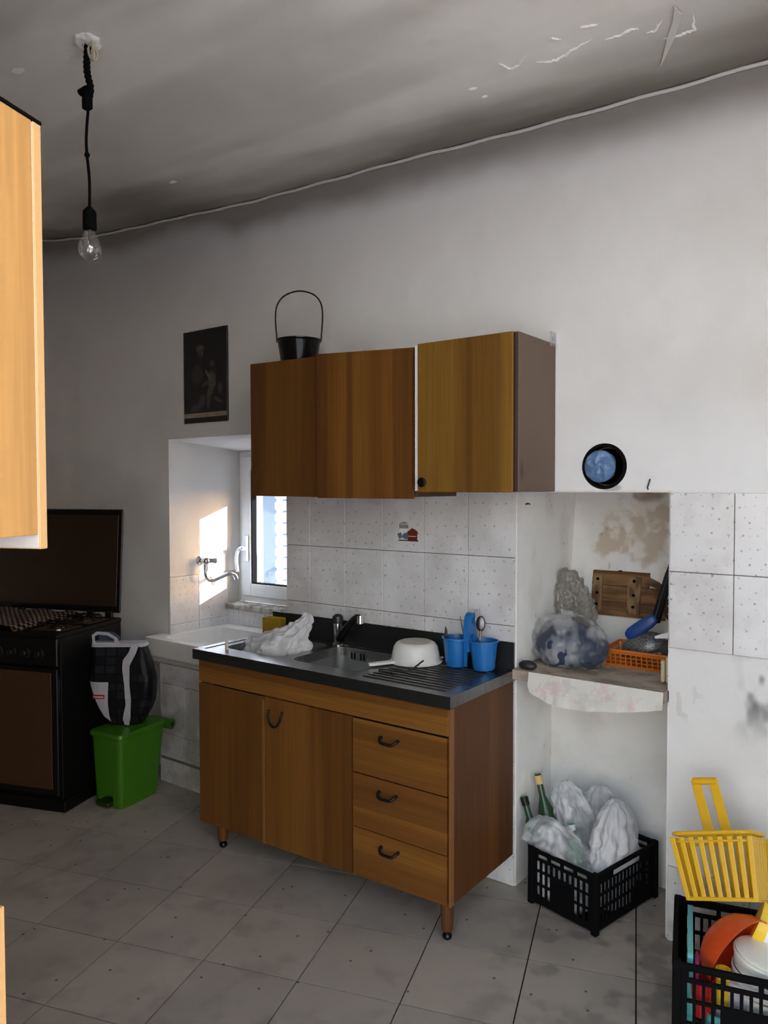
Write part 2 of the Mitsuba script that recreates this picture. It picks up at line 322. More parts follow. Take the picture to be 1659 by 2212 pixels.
def frame(mesh, o, ex, ey, ez):
    """Places a mesh built in local axes: local x,y,z go along ex,ey,ez from o."""
    M = np.eye(4); M[:3, 0], M[:3, 1], M[:3, 2], M[:3, 3] = ex, ey, ez, o
    m = mesh.copy(); m.apply_transform(M); return m
def rotz(mesh, deg, at=(0, 0, 0)):
    m = mesh.copy(); m.apply_transform(trimesh.transformations.rotation_matrix(math.radians(deg), (0, 0, 1), at)); return m
def rot(mesh, deg, axis, at=(0, 0, 0)):
    m = mesh.copy(); m.apply_transform(trimesh.transformations.rotation_matrix(math.radians(deg), axis, at)); return m
def move(mesh, d):
    m = mesh.copy(); m.apply_translation(d); return m
def loft(rings):
    R = np.asarray(rings, float); k, n = R.shape[:2]
    V = np.vstack([R.reshape(-1, 3), R[0].mean(0), R[-1].mean(0)]); F = []
    for i in range(k - 1):
        for q in range(n):
            q2 = (q + 1) % n
            F += [(i * n + q, i * n + q2, (i + 1) * n + q2), (i * n + q, (i + 1) * n + q2, (i + 1) * n + q)]
    for q in range(n):
        q2 = (q + 1) % n
        F += [(k * n, q2, q), (k * n + 1, (k - 1) * n + q, (k - 1) * n + q2)]
    return trimesh.Trimesh(V, F, process=False)
def ridged(p, f, seed, oct_=3):
    out = 0; a = 1.0; s = 0
    for o in range(oct_):
        out = out + a * (1 - np.abs(2 * meshkit.noise(np.asarray(p) * f * 2 ** o, seed + o) - 1)); s += a; a *= 0.5
    return out / s - 0.5
def creases(v, seed, amp, freq, k=9):
    """Straight crumple lines, as in film: a sum of triangle waves along random directions, bent a little by noise."""
    rg = np.random.default_rng(seed); out = 0
    for i in range(k):
        d = rg.normal(size=3); d /= np.linalg.norm(d); f = freq * (0.6 + 1.6 * rg.random())
        ph = v @ d * f + rg.random() * 9 + (meshkit.noise(v * freq * 0.35, seed + i) - 0.5) * 2.2
        mask = np.clip((meshkit.noise(v * freq * 0.22, seed + 40 + i) - 0.42) * 5, 0, 1)
        out = out + (np.abs((ph % 1.0) * 2 - 1) - 0.5) * mask / (f / freq)
    return out * amp * 2.2 / math.sqrt(k)
def bag(levels, seed, n=110, m=80, pleats=7, crumple=0.012, freq=14, floor_z=None, gather=1.0, clamp=None):
    """A plastic bag as a loft: levels are (z, rx, ry, cx, cy, pleat strength); folds grow where the strength does."""
    L = np.asarray(levels, float); s = np.linspace(0, 1, len(L)); t = np.linspace(0, 1, m)
    from scipy.interpolate import PchipInterpolator
    I = PchipInterpolator(s, L)(t); a = np.arange(n) / n * 2 * np.pi
    rg = np.random.default_rng(seed); ph = rg.random(6) * 6.28
    rings = []
    for z, rx, ry, cx, cy, st in I:
        f = 1 + gather * st * (0.6 * np.abs(np.sin(a * pleats / 2 + ph[0] + z * 6)) + 0.45 * np.abs(np.sin(a * (pleats + 4) / 2 + ph[1] - z * 9)) - 0.6)
        rings.append(np.stack([cx + rx * f * np.cos(a), cy + ry * f * np.sin(a), np.full(n, z)], 1))
    me = loft(rings); v = me.vertices.copy()
    sm = trimesh.Trimesh(v.copy(), me.faces, process=False); nrm = np.array(sm.vertex_normals)
    v = v + nrm * (creases(v, seed, crumple, freq) + creases(v, seed + 7, crumple * .35, freq * 2.6) + (meshkit.noise(v * freq * 0.5, seed + 9) - 0.5) * crumple * 1.4)[:, None]
    if floor_z is not None: v[:, 2] = np.maximum(v[:, 2], floor_z)
    if clamp is not None: v = clamp(v)
    return trimesh.Trimesh(v, me.faces, process=False)

# ---------------------------------------------------------------- scene helpers
def key(base):
    if base not in scene and base not in labels and not any(k.startswith(base + '__') for k in scene): return base
    i = 1
    while True:
        k = '%s_%03d' % (base, i)
        if k not in scene and k not in labels and not any(q.startswith(k + '__') for q in scene): return k
        i += 1
def thing(name, label, category, group=None):
    k = key(name); labels[k] = {'label': label, 'category': category}
    if group: labels[k]['group'] = group
    return k
def put(parent, name, mesh, bsdf, smooth=False, label=None, **kw):
    k = key(parent + '__' + name) if parent else name
    scene[k] = mikit.ply(mesh, bsdf, smooth, **kw)
    if label: labels[k] = {'label': label}
    return k
def single(name, mesh, bsdf, label, category, smooth=False, group=None):
    k = thing(name, label, category, group); scene[k] = mikit.ply(mesh, bsdf, smooth); return k
def struct(name, mesh, bsdf, label, category, smooth=False):
    scene[name] = mikit.ply(mesh, bsdf, smooth); labels[name] = {'label': label, 'category': category, 'kind': 'structure'}; return name

ang = math.radians(20.0)
A20 = np.array([-math.sin(ang), math.cos(ang), 0]); B20 = np.array([math.cos(ang), math.sin(ang), 0]); Z = np.array([0, 0, 1.0])
# ================================================================= ROOM
XL, XR = -2.45, 2.95
FW = np.array([1.163, -2.135, 0])                     # the front wall's inner line runs through here along B20
def yfront(x): return FW[1] + (x - FW[0]) * B20[1] / B20[0]

# ---- floor: slab and single tiles
room = Polygon([(XL, 0.0), (0.995, 0.0), (0.995, 0.31), (1.541, 0.31), (1.541, 0.0), (XR, 0.0), (XR, yfront(XR)), (XL, yfront(XL))])
outer = Polygon([(XL - .3, 0.62), (XR + .3, 0.62), (XR + .3, -3.9), (XL - .3, -4.2)])
slab = ext(outer, 0.10); slab.apply_translation((0, 0, -0.106))
struct('floor', slab, 'm_floor_grout', 'grey beige tiled kitchen floor with dark joints', 'floor')
tt, ta = 0.31997, math.radians(18.14689); org = np.array([-0.193565, -1.174467]); gap = 0.0021
ca, sa = math.cos(ta), math.sin(ta)
tile_area = room.union(Polygon([(0.8, yfront(0.8) + .01), (XR, yfront(XR) + .01), (XR, -3.6), (0.8, -3.6)]))
nfl = 0
for i in range(-10, 14):
    for j in range(-10, 9):
        q = [(org[0] + (i + u) * tt * ca - (j + v) * tt * sa, org[1] + (i + u) * tt * sa + (j + v) * tt * ca) for u, v in ((gap / tt, gap / tt), (1 - gap / tt, gap / tt), (1 - gap / tt, 1 - gap / tt), (gap / tt, 1 - gap / tt))]
        pg = Polygon(q).intersection(tile_area)
        if pg.is_empty or pg.area < 1e-4 or pg.geom_type != 'Polygon': continue
        t = ext(pg, 0.007); t.apply_translation((0, 0, -0.007 - rng.random() * 0.0006))
        k = key('floor__tile'); scene[k] = mikit.ply(t, 'm_floor_%d' % rng.integers(3)); nfl += 1

# ---- back wall with window recess, niche and flue hole
xs = np.linspace(XL - .3, XR + .3, 40)
prof = Polygon([(XL - .3, -0.1)] + [(XR + .3, -0.1)] + [(x, cz(x) + 0.06) for x in xs[::-1]])
wb = ext(prof, 0.62); wb = frame(wb, (0, 0, 0), (1, 0, 0), (0, 0, 1), (0, 1, 0)); wb.invert()
M = man(wb)
if M.volume() < 0: wb.invert(); M = man(wb)
RX0, RX1 = -0.985, -0.144
M -= hullpts([(x, y, z) for x in (RX0, RX1) for y, z0, z1 in ((-0.02, 1.0, 1.722), (0.488, 1.0, 1.678)) for z in (z0, z1)])
M -= mbox(-1.002, RX1, -0.02, 0.488, 0.55, 1.006)
M -= mbox(RX0, RX1, 0.48, 0.565, 0.80, 1.678)
M -= mbox(RX0, -0.40, 0.55, 0.70, 0.80, 1.678)  # outer opening narrowed out of view to trim the sun patch on the jamb
NX0, NX1 = 0.995, 1.541
M -= mbox(NX0, NX1, -0.02, 0.31, -0.2, 0.79)
M -= hullpts([(x, y, z) for x in (NX0, NX1) for y, z in ((-0.02, 0.78), (0.455, 0.78), (0.55, 1.456), (-0.02, 1.456))])
M -= m3.Manifold.cylinder(0.26, 0.0775, 0.0775, 48).rotate((-90, 0, 0)).translate((1.321, -0.01, 1.540))
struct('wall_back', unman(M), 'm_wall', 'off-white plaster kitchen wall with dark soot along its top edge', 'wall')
# niche lining (fireplace alcove): left side, back faces, right side as thin plaster coats
nl = cat(box(NX0 - .0005, NX0 + .004, 0.0, 0.31, 0.0, 0.774, 0), box(NX0 + .004, NX1 - .004, 0.306, 0.3105, 0.0, 0.774, 0), box(NX1 - .004, NX1, 0.0, 0.31, 0.0, 0.774, 0))
up = hullpts([(x, y, z) for x in (NX0 + .004, NX1 - .004) for y, z in ((0.451, 0.812), (0.456, 0.812), (0.5455, 1.455), (0.5505, 1.455))])
upl = hullpts([(x, y, z) for x in (NX0, NX0 + .004) for y, z in ((0.0, 0.812), (0.456, 0.812), (0.5505, 1.455), (0.0, 1.455))])
upr = hullpts([(x, y, z) for x in (NX1 - .004, NX1) for y, z in ((0.0, 0.812), (0.456, 0.812), (0.5505, 1.455), (0.0, 1.455))])
struct('wall_niche', cat(nl, unman(up), unman(upl), unman(upr)), 'm_niche', 'white alcove of the old fireplace with brown damp stains', 'alcove')
put('wall_niche', 'lintel_edge', box(NX0 - .002, NX1 + .002, -0.003, 0.02, 1.452, 1.458, 0.001), 'm_bead')

# ---- other walls (seen by reflections and from the side)
def slabwall(p0, p1, th, z0, z1): 
    p0, p1 = np.array(p0, float), np.array(p1, float); d = p1 - p0; L = np.linalg.norm(d); d /= L
    b = box(0, L, 0, th, z0, z1, 0); return frame(b, (p0[0], p0[1], 0), (d[0], d[1], 0), (-d[1], d[0], 0), (0, 0, 1))
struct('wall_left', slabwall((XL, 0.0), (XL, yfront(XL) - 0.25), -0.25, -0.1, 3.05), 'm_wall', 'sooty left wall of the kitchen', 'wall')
struct('wall_right', slabwall((XR, 0.0), (XR, yfront(XR)), 0.25, -0.1, 2.75), 'm_wall', 'white right wall of the kitchen', 'wall')
fl_end = FW + B20 * 0.06
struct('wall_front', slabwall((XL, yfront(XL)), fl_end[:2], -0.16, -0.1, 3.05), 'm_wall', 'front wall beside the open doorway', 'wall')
# ---- ceiling: uneven sheet following the wall's sloping top
nx, ny = 150, 80
gx = np.linspace(XL - .1, XR + .1, nx); V = []
for x in gx:
    y0 = yfront(x) - 0.17
    for t in np.linspace(0, 1, ny): V.append((x, 0.02 + (y0 - 0.02) * t, cz(x)))
V = np.array(V); fade = np.clip(-V[:, 1] / 0.15, 0, 1)
V[:, 2] += (meshkit.fbm(np.c_[V[:, 0] * 1.6, V[:, 1] * 3.5, V[:, 0] * 0], 4, 3) - 0.5) * 0.045 * fade
F = []
for i in range(nx - 1):
    for j in range(ny - 1):
        a, b, c_, d_ = i * ny + j, (i + 1) * ny + j, (i + 1) * ny + j + 1, i * ny + j + 1
        F += [(a, c_, b), (a, d_, c_)]
top = V.copy(); top[:, 2] += 0.12; n0 = len(V)
def edge_faces(idx, flip):
    out = []
    for a, b in zip(idx[:-1], idx[1:]):
        f = [(a, b, b + n0), (a, b + n0, a + n0)]; out += [t[::-1] for t in f] if flip else f
    return out
F2 = [(a + n0, c_ + n0, b + n0) for a, b, c_ in F]
F2 += edge_faces([i * ny for i in range(nx)], True) + edge_faces([i * ny + ny - 1 for i in range(nx)], False) + edge_faces(list(range(ny)), False) + edge_faces([(nx - 1) * ny + j for j in range(ny)], True)
ceil = trimesh.Trimesh(np.vstack([V, top]), F + F2, process=False); trimesh.repair.fix_normals(ceil)
struct('ceiling', ceil, 'm_ceiling', 'grey soot-stained plaster ceiling with peeling cracks', 'ceiling', True)
def zc_at(x, y):
    return cz(x) + (meshkit.fbm(np.array([[x * 1.6, y * 3.5, 0.0]]), 4, 3)[0] - 0.5) * 0.045 * min(max(-y / 0.15, 0), 1)
for line in ([(1.163, -.458), (1.175, -.415), (1.199, -.415), (1.253, -.454)], [(1.258, -.403), (1.295, -.38), (1.33, -.383), (1.363, -.394), (1.429, -.409)], [(1.457, -.385), (1.498, -.383), (1.536, -.39), (1.552, -.377)], [(1.42, -.48), (1.468, -.464)], [(1.337, -.487), (1.36, -.46)], [(1.563, -.35), (1.587, -.346), (1.615, -.383)], [(1.59, -.297), (1.646, -.294), (1.675, -.301), (1.69, -.36)]):
    P = []
    for (a, b), (c_, d_) in zip(line[:-1], line[1:]):
        for t in np.linspace(0, 1, 7)[:-1]: P.append((a + (c_ - a) * t + rng.normal() * .002, b + (d_ - b) * t + rng.normal() * .002))
    P.append(line[-1])
    P = np.array([(x, y, zc_at(x, y) - 0.001) for x, y in P])
    R = 0.0048 * np.sin(np.linspace(0.15, 2.99, len(P))) * (0.7 + 0.6 * rng.random(len(P)))
    put('ceiling', 'paint_flake', tube(P, R, 6), 'm_flake')
for (x, y, s) in ((-.513, -.322, .022), (-.50, -.335, .012), (-.126, -1.224, .03), (1.03, -.30, .012), (1.02, -.36, .016)):
    b = trimesh.creation.icosphere(2, 1.0); b.vertices *= (s, s * .5, .004); b.vertices += (meshkit.noise(b.vertices * 90, 4)[:, None] - .5) * .006; b.apply_translation((x, y, zc_at(x, y)))
    put('ceiling', 'paint_flake', b, 'm_flake')
wed = Polygon([(1.546, -.166), (1.62, -.287), (1.667, -.387), (1.66, -.43), (1.638, -.368), (1.603, -.298)])
w_ = ext(wed, 0.004); w_.apply_translation((0, 0, zc_at(1.62, -.30) - .004)); put('ceiling', 'plaster_patch', w_, 'm_patch')
bx = np.linspace(XL, XR, 90)
struct('trim_1', tube([(x, -0.006 + 0.002 * math.sin(9 * x), cz(x) - 0.008 + 0.002 * math.sin(23 * x)) for x in bx], 0.0062, 8), 'm_bead', 'pale cord of plaster along the joint of wall and ceiling', 'trim', True)

# ---- wall tiles, one entry each
def walltiles(holder, x0, x1, zrows, xjoints, y, joint=0.0013, th=0.007):
    xsj = [x0] + [x for x in xjoints if x0 + .004 < x < x1 - .004] + [x1]
    for a, b in zip(xsj[:-1], xsj[1:]):
        for c_, d_ in zip(zrows[:-1], zrows[1:]):
            put(holder, 'tile', box(a + joint, b - joint, y - th - rng.random() * .0006, y, c_ + joint, d_ - joint, 0.0012), 'm_tile')
struct('wall_tiling', box(-0.144, 0.991, -0.005, 0.001, 0.0, 1.462, 0), 'm_grout', 'white speckled wall tiles behind the steel sink counter', 'tiled wall')
zr = [0.0, 0.2135, 0.4635, 0.7135, 0.9635, 1.2135, 1.4625]
walltiles('wall_tiling', -0.144, 0.995, zr, [0.2 * k for k in range(0, 5)], -0.003)
struct('wall_tiling_2', box(1.541, XR, -0.005, 0.001, 0.954, 1.450, 0), 'm_grout', 'two rows of white speckled tiles right of the alcove', 'tiled wall')
walltiles('wall_tiling_2', 1.541, XR, [0.954, 1.2, 1.452], [1.733 + .2 * k for k in range(6)], -0.003)
struct('wall_tiling_3', box(1.545, XR, -0.009, 0.001, 0.0, 0.243, 0), 'm_grout_light', 'low row of marbled skirting tiles right of the alcove', 'tiled wall')
walltiles('wall_tiling_3', 1.545, XR, [0.0, 0.245], [1.79 + .25 * k for k in range(5)], -0.007)
# decorated tile: jar and pot transfer print on the tile at x .4-.6
DX, DZ = 0.515, 1.262
def flat(poly, y=-0.0118, th=0.0006): return frame(ext(poly, th), (DX, y, DZ), (1, 0, 0), (0, 0, 1), (0, 1, 0))
mat('m_print_red', (0.13, 0.022, 0.009), 0.3); mat('m_print_blue', (0.09, 0.14, 0.19), 0.3); mat('m_print_grey', (0.22, 0.22, 0.24), 0.3); mat('m_print_dark', (0.03, 0.015, 0.012), 0.3)
from shapely.geometry import Point
from shapely import affinity
pr = 'wall_tiling__printed_motif'
put('wall_tiling', 'printed_motif', flat(unary_union([sbox(.012, .0, .052, .034).buffer(.003), sbox(.004, .024, .060, .029), sbox(.018, .034, .046, .042), sbox(.028, .042, .036, .046)])), 'm_print_red', label='small print of a brown casserole and a white jar')
put(pr, 'jar_lid', flat(sbox(-.032, .044, .012, .060)), 'm_print_grey')
put(pr, 'jar', flat(sbox(-.030, .008, .010, .044), -.0117), 'm_white_plastic')
put(pr, 'jar_top', flat(unary_union([sbox(-.026, .063, .008, .068), sbox(-.014, .068, -.004, .071)])), 'm_print_grey')
put(pr, 'cup', flat(unary_union([affinity.scale(Point(0, .014).buffer(.013), 1.2, 1)])), 'm_print_blue')
put(pr, 'saucer', flat(affinity.rotate(sbox(-.038, .004, -.018, .026), 25)), 'm_print_blue')
put(pr, 'base_line', flat(sbox(-.036, -.006, .060, -.002)), 'm_print_dark')
put(pr, 'white_stripes', flat(unary_union([sbox(.013, .013, .050, .015), sbox(.012, .036, .02, .038)]), -.0123), 'm_white_plastic')  # white stripes printed on the casserole

# ---- window recess: tiled jamb, sill wall, sill stone, window
struct('wall_recess', cat(box(-1.0015, -0.995, 0.0, 0.488, 0.55, 1.004, 0), box(-0.995, RX1, 0.401, 0.489, 0.55, 0.80, 0)), 'm_grout_light', 'tiled lower part of the window recess above the white sink', 'tiled wall')
for a, b in ((0.002, 0.194), (0.194, 0.40)):
    for c_, d_ in ((0.56, 0.753), (0.753, 1.004)):
        put('wall_recess', 'tile', box(-0.9955, -0.990, a + .0008, b - .0008, c_ + .0008, d_ - .0008, .001), 'm_tile')
for a, b in zip((-.99, -.9, -.7, -.5, -.3), (-.9, -.7, -.5, -.3, -.146)):
    put('wall_recess', 'tile', box(a + .0008, b - .0008, 0.395, 0.4015, 0.56, 0.797, .001), 'm_tile')
struct('trim_2', box(-0.985, RX1, 0.372, 0.492, 0.797, 0.826, .004), 'm_stone', 'weathered stone window sill above the white sink', 'window sill')
wx0, wx1, wz0, wz1 = -0.984, RX1 + .001, 0.826, 1.677
w = 'window_1'; labels[w] = {'label': 'small white framed window over the ceramic sink', 'category': 'window', 'kind': 'structure'}
def rect_frame(x0, x1, z0, z1, wd, y0, y1, b=.004):
    return cat(box(x0, x0 + wd, y0, y1, z0, z1, b), box(x1 - wd, x1, y0, y1, z0, z1, b), box(x0 + wd - .001, x1 - wd + .001, y0, y1, z0, z0 + wd, b), box(x0 + wd - .001, x1 - wd + .001, y0, y1, z1 - wd, z1, b))
put(w, 'frame', rect_frame(wx0, wx1, wz0, wz1, 0.045, 0.486, 0.55), 'm_pvc')
put(w, 'sash', rect_frame(wx0 + .035, wx1 - .035, wz0 + .035, wz1 - .035, 0.072, 0.468, 0.53), 'm_pvc')
put(w, 'gasket', rect_frame(wx0 + .106, wx1 - .106, wz0 + .106, wz1 - .106, 0.006, 0.474, 0.512, .001), 'm_black_matte')
pane = box(wx0 + .106, wx1 - .106, 0.4995, 0.5005, wz0 + .106, wz1 - .106, 0)
pane = trimesh.Trimesh([(wx0 + .104, .5, wz0 + .104), (wx1 - .104, .5, wz0 + .104), (wx1 - .104, .5, wz1 - .104), (wx0 + .104, .5, wz1 - .104)], [(0, 1, 2), (0, 2, 3)], process=False)
put(w, 'pane', pane, 'm_glass')
hx, hz = -0.905, 1.13
put(w, 'handle', cat(box(hx - .014, hx + .014, 0.452, 0.469, hz - .075, hz + .075, .006), cyl((hx, .455, hz + .0), (hx, .425, hz), .011, 14),
    tube(spline([(hx, .428, hz + .005), (hx - .02, .424, hz - .004), (hx - .032, .420, hz - .03), (hx - .033, .418, hz - .09), (hx - .026, .418, hz - .13)], 18), .010, 10)), 'm_white_plastic', 35, 'white lever handle')
# outside: deep reveal, roller casing added to cut the top of the sun patch, louvred shutter leaf, house front across
struct('wall_outside', cat(box(wx0 - .25, wx0 - .004, 0.62, 0.675, 0.5, 2.0, 0), box(wx0 - .25, RX1 + .35, 0.60, 0.66, 1.462, 2.0, 0)), 'm_outside', 'sunlit outer reveal seen through the small window', 'wall')
sh = thing('slatted_fence', 'bright white slatted fence outside the small window', 'fence')
for kk in range(13):
    put(sh, 'slat', box(-1.72, -1.66, 1.50, 2.4, 0.62 + kk * .085, 0.690 + kk * .085, .014), 'm_outside')
put(sh, 'post', box(-1.73, -1.70, 1.54, 1.58, -.5, 1.72, .004), 'm_outside')
struct('wall_across', box(-3.2, -0.62, 2.6, 2.8, -1, 1.65, 0), 'm_outside_blue_shade', 'house front coloured as in blue shade across the lane beyond the window', 'wall')
#struct('ground', box(-8, 9, -14, -3.85, -0.2, -0.11, 0), 'm_ground', 'paved ground outside the open doorway', 'ground')

# ================================================================= CERAMIC SINK
ped = 'wall_pedestal'
struct(ped, box(-0.915, -0.16, -0.118, 0.05, 0.0, 0.592, 0), 'm_grout', 'low tiled wall carrying the white ceramic sink', 'tiled wall')
for z0, z1, yy in ((0.125, 0.245, -.118), (0.245, 0.495, -.118), (0.495, 0.592, -.118)):
    for a, b in ((-0.915, -0.72), (-0.72, -0.52), (-0.52, -0.32), (-0.32, -0.16)):
        put(ped, 'tile', box(a + .0012, b - .0012, yy - .006, yy, z0 + .0012, z1 - .0012, .001), 'm_tile')
for a, b in ((-0.912, -0.722), (-0.722, -0.522), (-0.522, -0.322), (-0.322, -0.16)):
    put(ped, 'skirting_tile', box(a + .0012, b - .0012, -.128, -.118, 0.0, 0.112, .001), 'm_tile')
sk = thing('ceramic_sink', 'white ceramic laundry sink in the window recess', 'sink')
S = rbox(-1.045, -0.30, -0.122, -0.002, 0.612, 0.708, 0.014) + rbox(-0.986, -0.30, -0.02, 0.388, 0.585, 0.708, 0.012)
S -= rbox(-0.955, -0.37, -0.075, 0.30, 0.615, 0.80, 0.05)
put(sk, 'basin', unman(S), 'm_ceramic', 40)
put(sk, 'ledge', box(-0.99, -0.19, -0.120, -0.004, 0.593, 0.612, .003), 'm_concrete')
put(sk, 'drain', lathe([(0, 0), (.022, 0), (.024, .003), (.0, .004)], 20, (-0.66, 0.16, 0.6155)), 'm_chrome')
# soap rim worn patch
tp = thing('wall_tap', 'chrome swivel tap on the side of the window recess', 'tap')
ty, tz = 0.197, 1.078
put(tp, 'valve', cat(lathe([(0, 0), (.026, 0), (.026, .004), (.012, .010), (.012, .055), (0, .055)], 20).apply_transform(trimesh.transformations.rotation_matrix(math.pi / 2, (0, 1, 0))).apply_translation((-.985, ty, tz)),
    trimesh.creation.icosphere(2, .021).apply_translation((-.935, ty, tz)), cyl((-.935, ty, tz), (-.935, ty, tz - .05), .0135, 16)), 'm_chrome', 40)
put(tp, 'knob', cat(cyl((-.935, ty, tz + .0), (-.915, ty + .035, tz + .002), .014, 10), lathe([(0, 0), (.020, .002), (.019, .018), (.008, .026), (0, .027)], 6).apply_transform(trimesh.transformations.rotation_matrix(math.pi / 2, (-1, .3, 0))).apply_translation((-.918, ty + .03, tz))), 'm_chrome', 40, 'chrome turning head')
put(tp, 'spout', tube(spline([(-.935, ty, tz - .045), (-.935, ty + .002, tz - .085), (-.93, ty + .02, tz - .105), (-.915, ty + .06, tz - .100), (-.90, ty + .11, tz - .082), (-.892, ty + .145, tz - .078), (-.888, ty + .165, tz - .092), (-.887, ty + .172, tz - .115)], 40), np.r_[np.full(34, .0095), np.full(6, .012)], 14), 'm_chrome', True, 'curved swivel spout')

# ================================================================= SINK UNIT
CX0, CX1, CYF, CZT = -0.222, 0.992, -0.452, 0.806
cu = thing('sink_cabinet', 'brown wood veneer base cabinet with drawers under the steel sink', 'cabinet')
def zb(x): return 0.088 + (x - CX0) / (CX1 - CX0) * 0.034
def panel_xz(x0, x1, y0, y1, z1, bev=0.0015, z0=None):
    """An upright front panel whose lower edge follows the sagging cabinet base."""
    lo = (lambda x: z0) if z0 is not None else zb
    pts = [(x, y, z) for x in (x0, x1) for y in (y0, y1) for z in (lo(x), z1)]
    return unman(hullpts(pts))
bd = CYF + .02
put(cu, 'body', cat(panel_xz(CX0, CX0 + .018, bd, -.012, .766), panel_xz(CX0 + .018, CX1 - .018, -.020, -.012, .766), unman(hullpts([(x, y, zb(x) + dz) for x in (CX0 + .018, CX1 - .018) for y in (bd, -.021) for dz in (0, .016)])), panel_xz(0.545, 0.561, bd, -.021, .60)), 'm_carcass')
put(cu, 'side_panel', panel_xz(CX1 - .018, CX1, bd - .002, -.012, .766), 'm_wood_side', label='dark veneer side panel')
put(cu, 'side_edge', panel_xz(CX1 - .004, CX1 + .0035, CYF - .0005, CYF + .020, .764), 'm_wood_edge', label='pale worn front edge')
DT = .67
put(cu, 'fascia', box(CX0, CX1 - .006, CYF, CYF + .018, DT + .003, .766, .002), 'm_wood_h', label='plain veneer rail under the steel top')
d1 = put(cu, 'door', panel_xz(CX0 + .001, 0.158, CYF, CYF + .018, DT), 'm_wood_v2')
d2 = put(cu, 'door', panel_xz(0.162, 0.588, CYF - .002, CYF + .016, DT), 'm_wood_v')
put(cu, 'door_strip', panel_xz(0.150, 0.1605, CYF - .006, CYF - .0015, DT - .012), 'm_wood_edge')
put(cu, 'door_gap_shade', box(CX0 + .10, 0.150, CYF - .0008, CYF + .004, DT - .0005, DT + .0035, 0), 'm_black_matte')  # black strip painting the shade of the gap above the door
put(d2, 'handle', tube(spline([(.19, CYF - .004, .625), (.192, CYF - .014, .600), (.205, CYF - .018, .578), (.226, CYF - .019, .568), (.247, CYF - .018, .580), (.258, CYF - .014, .603), (.258, CYF - .004, .628)], 30), .0042, 8), 'm_black', True, 'thin black hanging ring pull')
dz = [(.478, .667), (.286, .474), (None, .283)]
for k, (lo, hi) in enumerate(dz):
    dr_ = put(cu, 'drawer', panel_xz(0.594, CX1 - .012, CYF, CYF + .018, hi, z0=lo), 'm_wood_h')
    hzz = (.614, .424, .235)[k]; hxx = .755 + (0, -.008, 0)[k]
    put(dr_, 'handle', tube(spline([(hxx + u * .7, CYF + v, hzz + w * .8) for u, v, w in ((-.05, .002, .008), (-.049, -.013, .007), (-.036, -.022, -.003), (0, -.024, -.006), (.036, -.022, -.003), (.049, -.013, .007), (.05, .002, .008))], 30), .0052, 10), 'm_black', True, 'black bow handle')
put(cu, 'drawer_gap_shade', cat(box(.594, CX1 - .012, CYF + .002, CYF + .006, .475, .4775, 0), box(.594, CX1 - .012, CYF + .002, CYF + .006, .668, .6735, 0)), 'm_black_matte')  # black bars standing in for the shade between drawers
for (lx, ly) in ((-0.112, -0.425), (0.965, -0.425), (0.05, -.075), (0.80, -.075)):
    lg = put(cu, 'leg', lathe([(0, .026), (.016, .026), (.019, .032), (.021, .05), (.0225, zb(lx) + .004), (0, zb(lx) + .004)], 24, (lx, ly, 0)), 'm_wood_side', 40, 'turned wooden leg')
    put(lg, 'foot', lathe([(0, 0), (.013, 0), (.0155, .004), (.0165, .010), (.012, .018), (.006, .022), (.006, .028), (0, .028)], 20, (lx, ly, 0)), 'm_black_gloss', 40, 'black screw foot')

st = thing('steel_sink_top', 'stainless steel double sink top with drainer on the brown cabinet', 'sink')
TX0, TX1, TYF, TYB = -0.245, 1.0, -0.462, -0.0105
top_ = mbox(TX0, TX1, TYF, TYB, .768, CZT)
bowls = [(-0.175, 0.165), (0.205, 0.545)]
for a, b in bowls: top_ -= rbox(a, b, -0.365, -0.055, .62, .90, .05)
inner = mbox(TX0 + .004, TX1 - .004, TYF + .004, TYB - .002, .760, CZT - .004)
for a, b in bowls: inner -= rbox(a - .003, b + .003, -0.368, -0.052, .55, .90, .053)
top_ -= inner
lip = mbox(TX0 + .03, TX1 - .02, TYF + .03, TYB - .02, CZT - .0025, CZT + .01)
top_ -= lip
put(st, 'top', unman(top_), 'm_steel')
put(st, 'front_edge', box(TX0 - .001, TX1 + .001, TYF - .0025, TYF + .001, .765, CZT - .002, .001), 'm_steel_dull', label='dull dark steel front edge')
for a, b in bowls:
    sh_ = rbox(a - .0025, b + .0025, -0.3675, -0.0525, .632, CZT - .003, .052) - rbox(a, b, -0.365, -0.055, .6345, .90, .05)
    bw = put(st, 'bowl', unman(sh_), 'm_steel_bowl_lit', 40)
    put(bw, 'drain', lathe([(0, .0), (.03, 0), (.033, .004), (.02, .003), (0, .002)], 24, ((a + b) / 2, -.22, .635)), 'm_chrome')
ov = put('steel_sink_top__bowl_001', 'overflow', cat(box(.267, .347, -.0595, -.0565, .752, .792, .002)), 'm_chrome')
for k in (0, 1, 3, 4): put('steel_sink_top__bowl_001', 'overflow_slot', box(.270 + k * .016, .278 + k * .016, -.0615, -.0593, .759, .786, .001), 'm_black_matte')
for k in range(11):
    yy = -.40 + k * .030
    put(st, 'drainer_rib', tube([(.60, yy, CZT - .003), (.62, yy, CZT - .0018), (.93, yy, CZT - .0018), (.95, yy, CZT - .003)], .0028, 6), 'm_steel', True)
put(st, 'backsplash', cat(box(TX0 + .02, TX1 - .004, -.018, -.0105, CZT - .004, .902, .001), box(TX0 + .02, TX1 - .004, -.0185, -.0105, .898, .905, .001)), 'm_steel_dull', label='low dark steel upstand')
fa = thing('mixer_tap', 'chrome single lever mixer tap behind the steel bowls', 'tap')
put(fa, 'body', lathe([(0, 0), (.023, 0), (.023, .006), (.019, .010), (.018, .030), (.0205, .045), (.0205, .092), (0, .094)], 28, (.187, -.045, CZT - .0015)), 'm_chrome', 40)
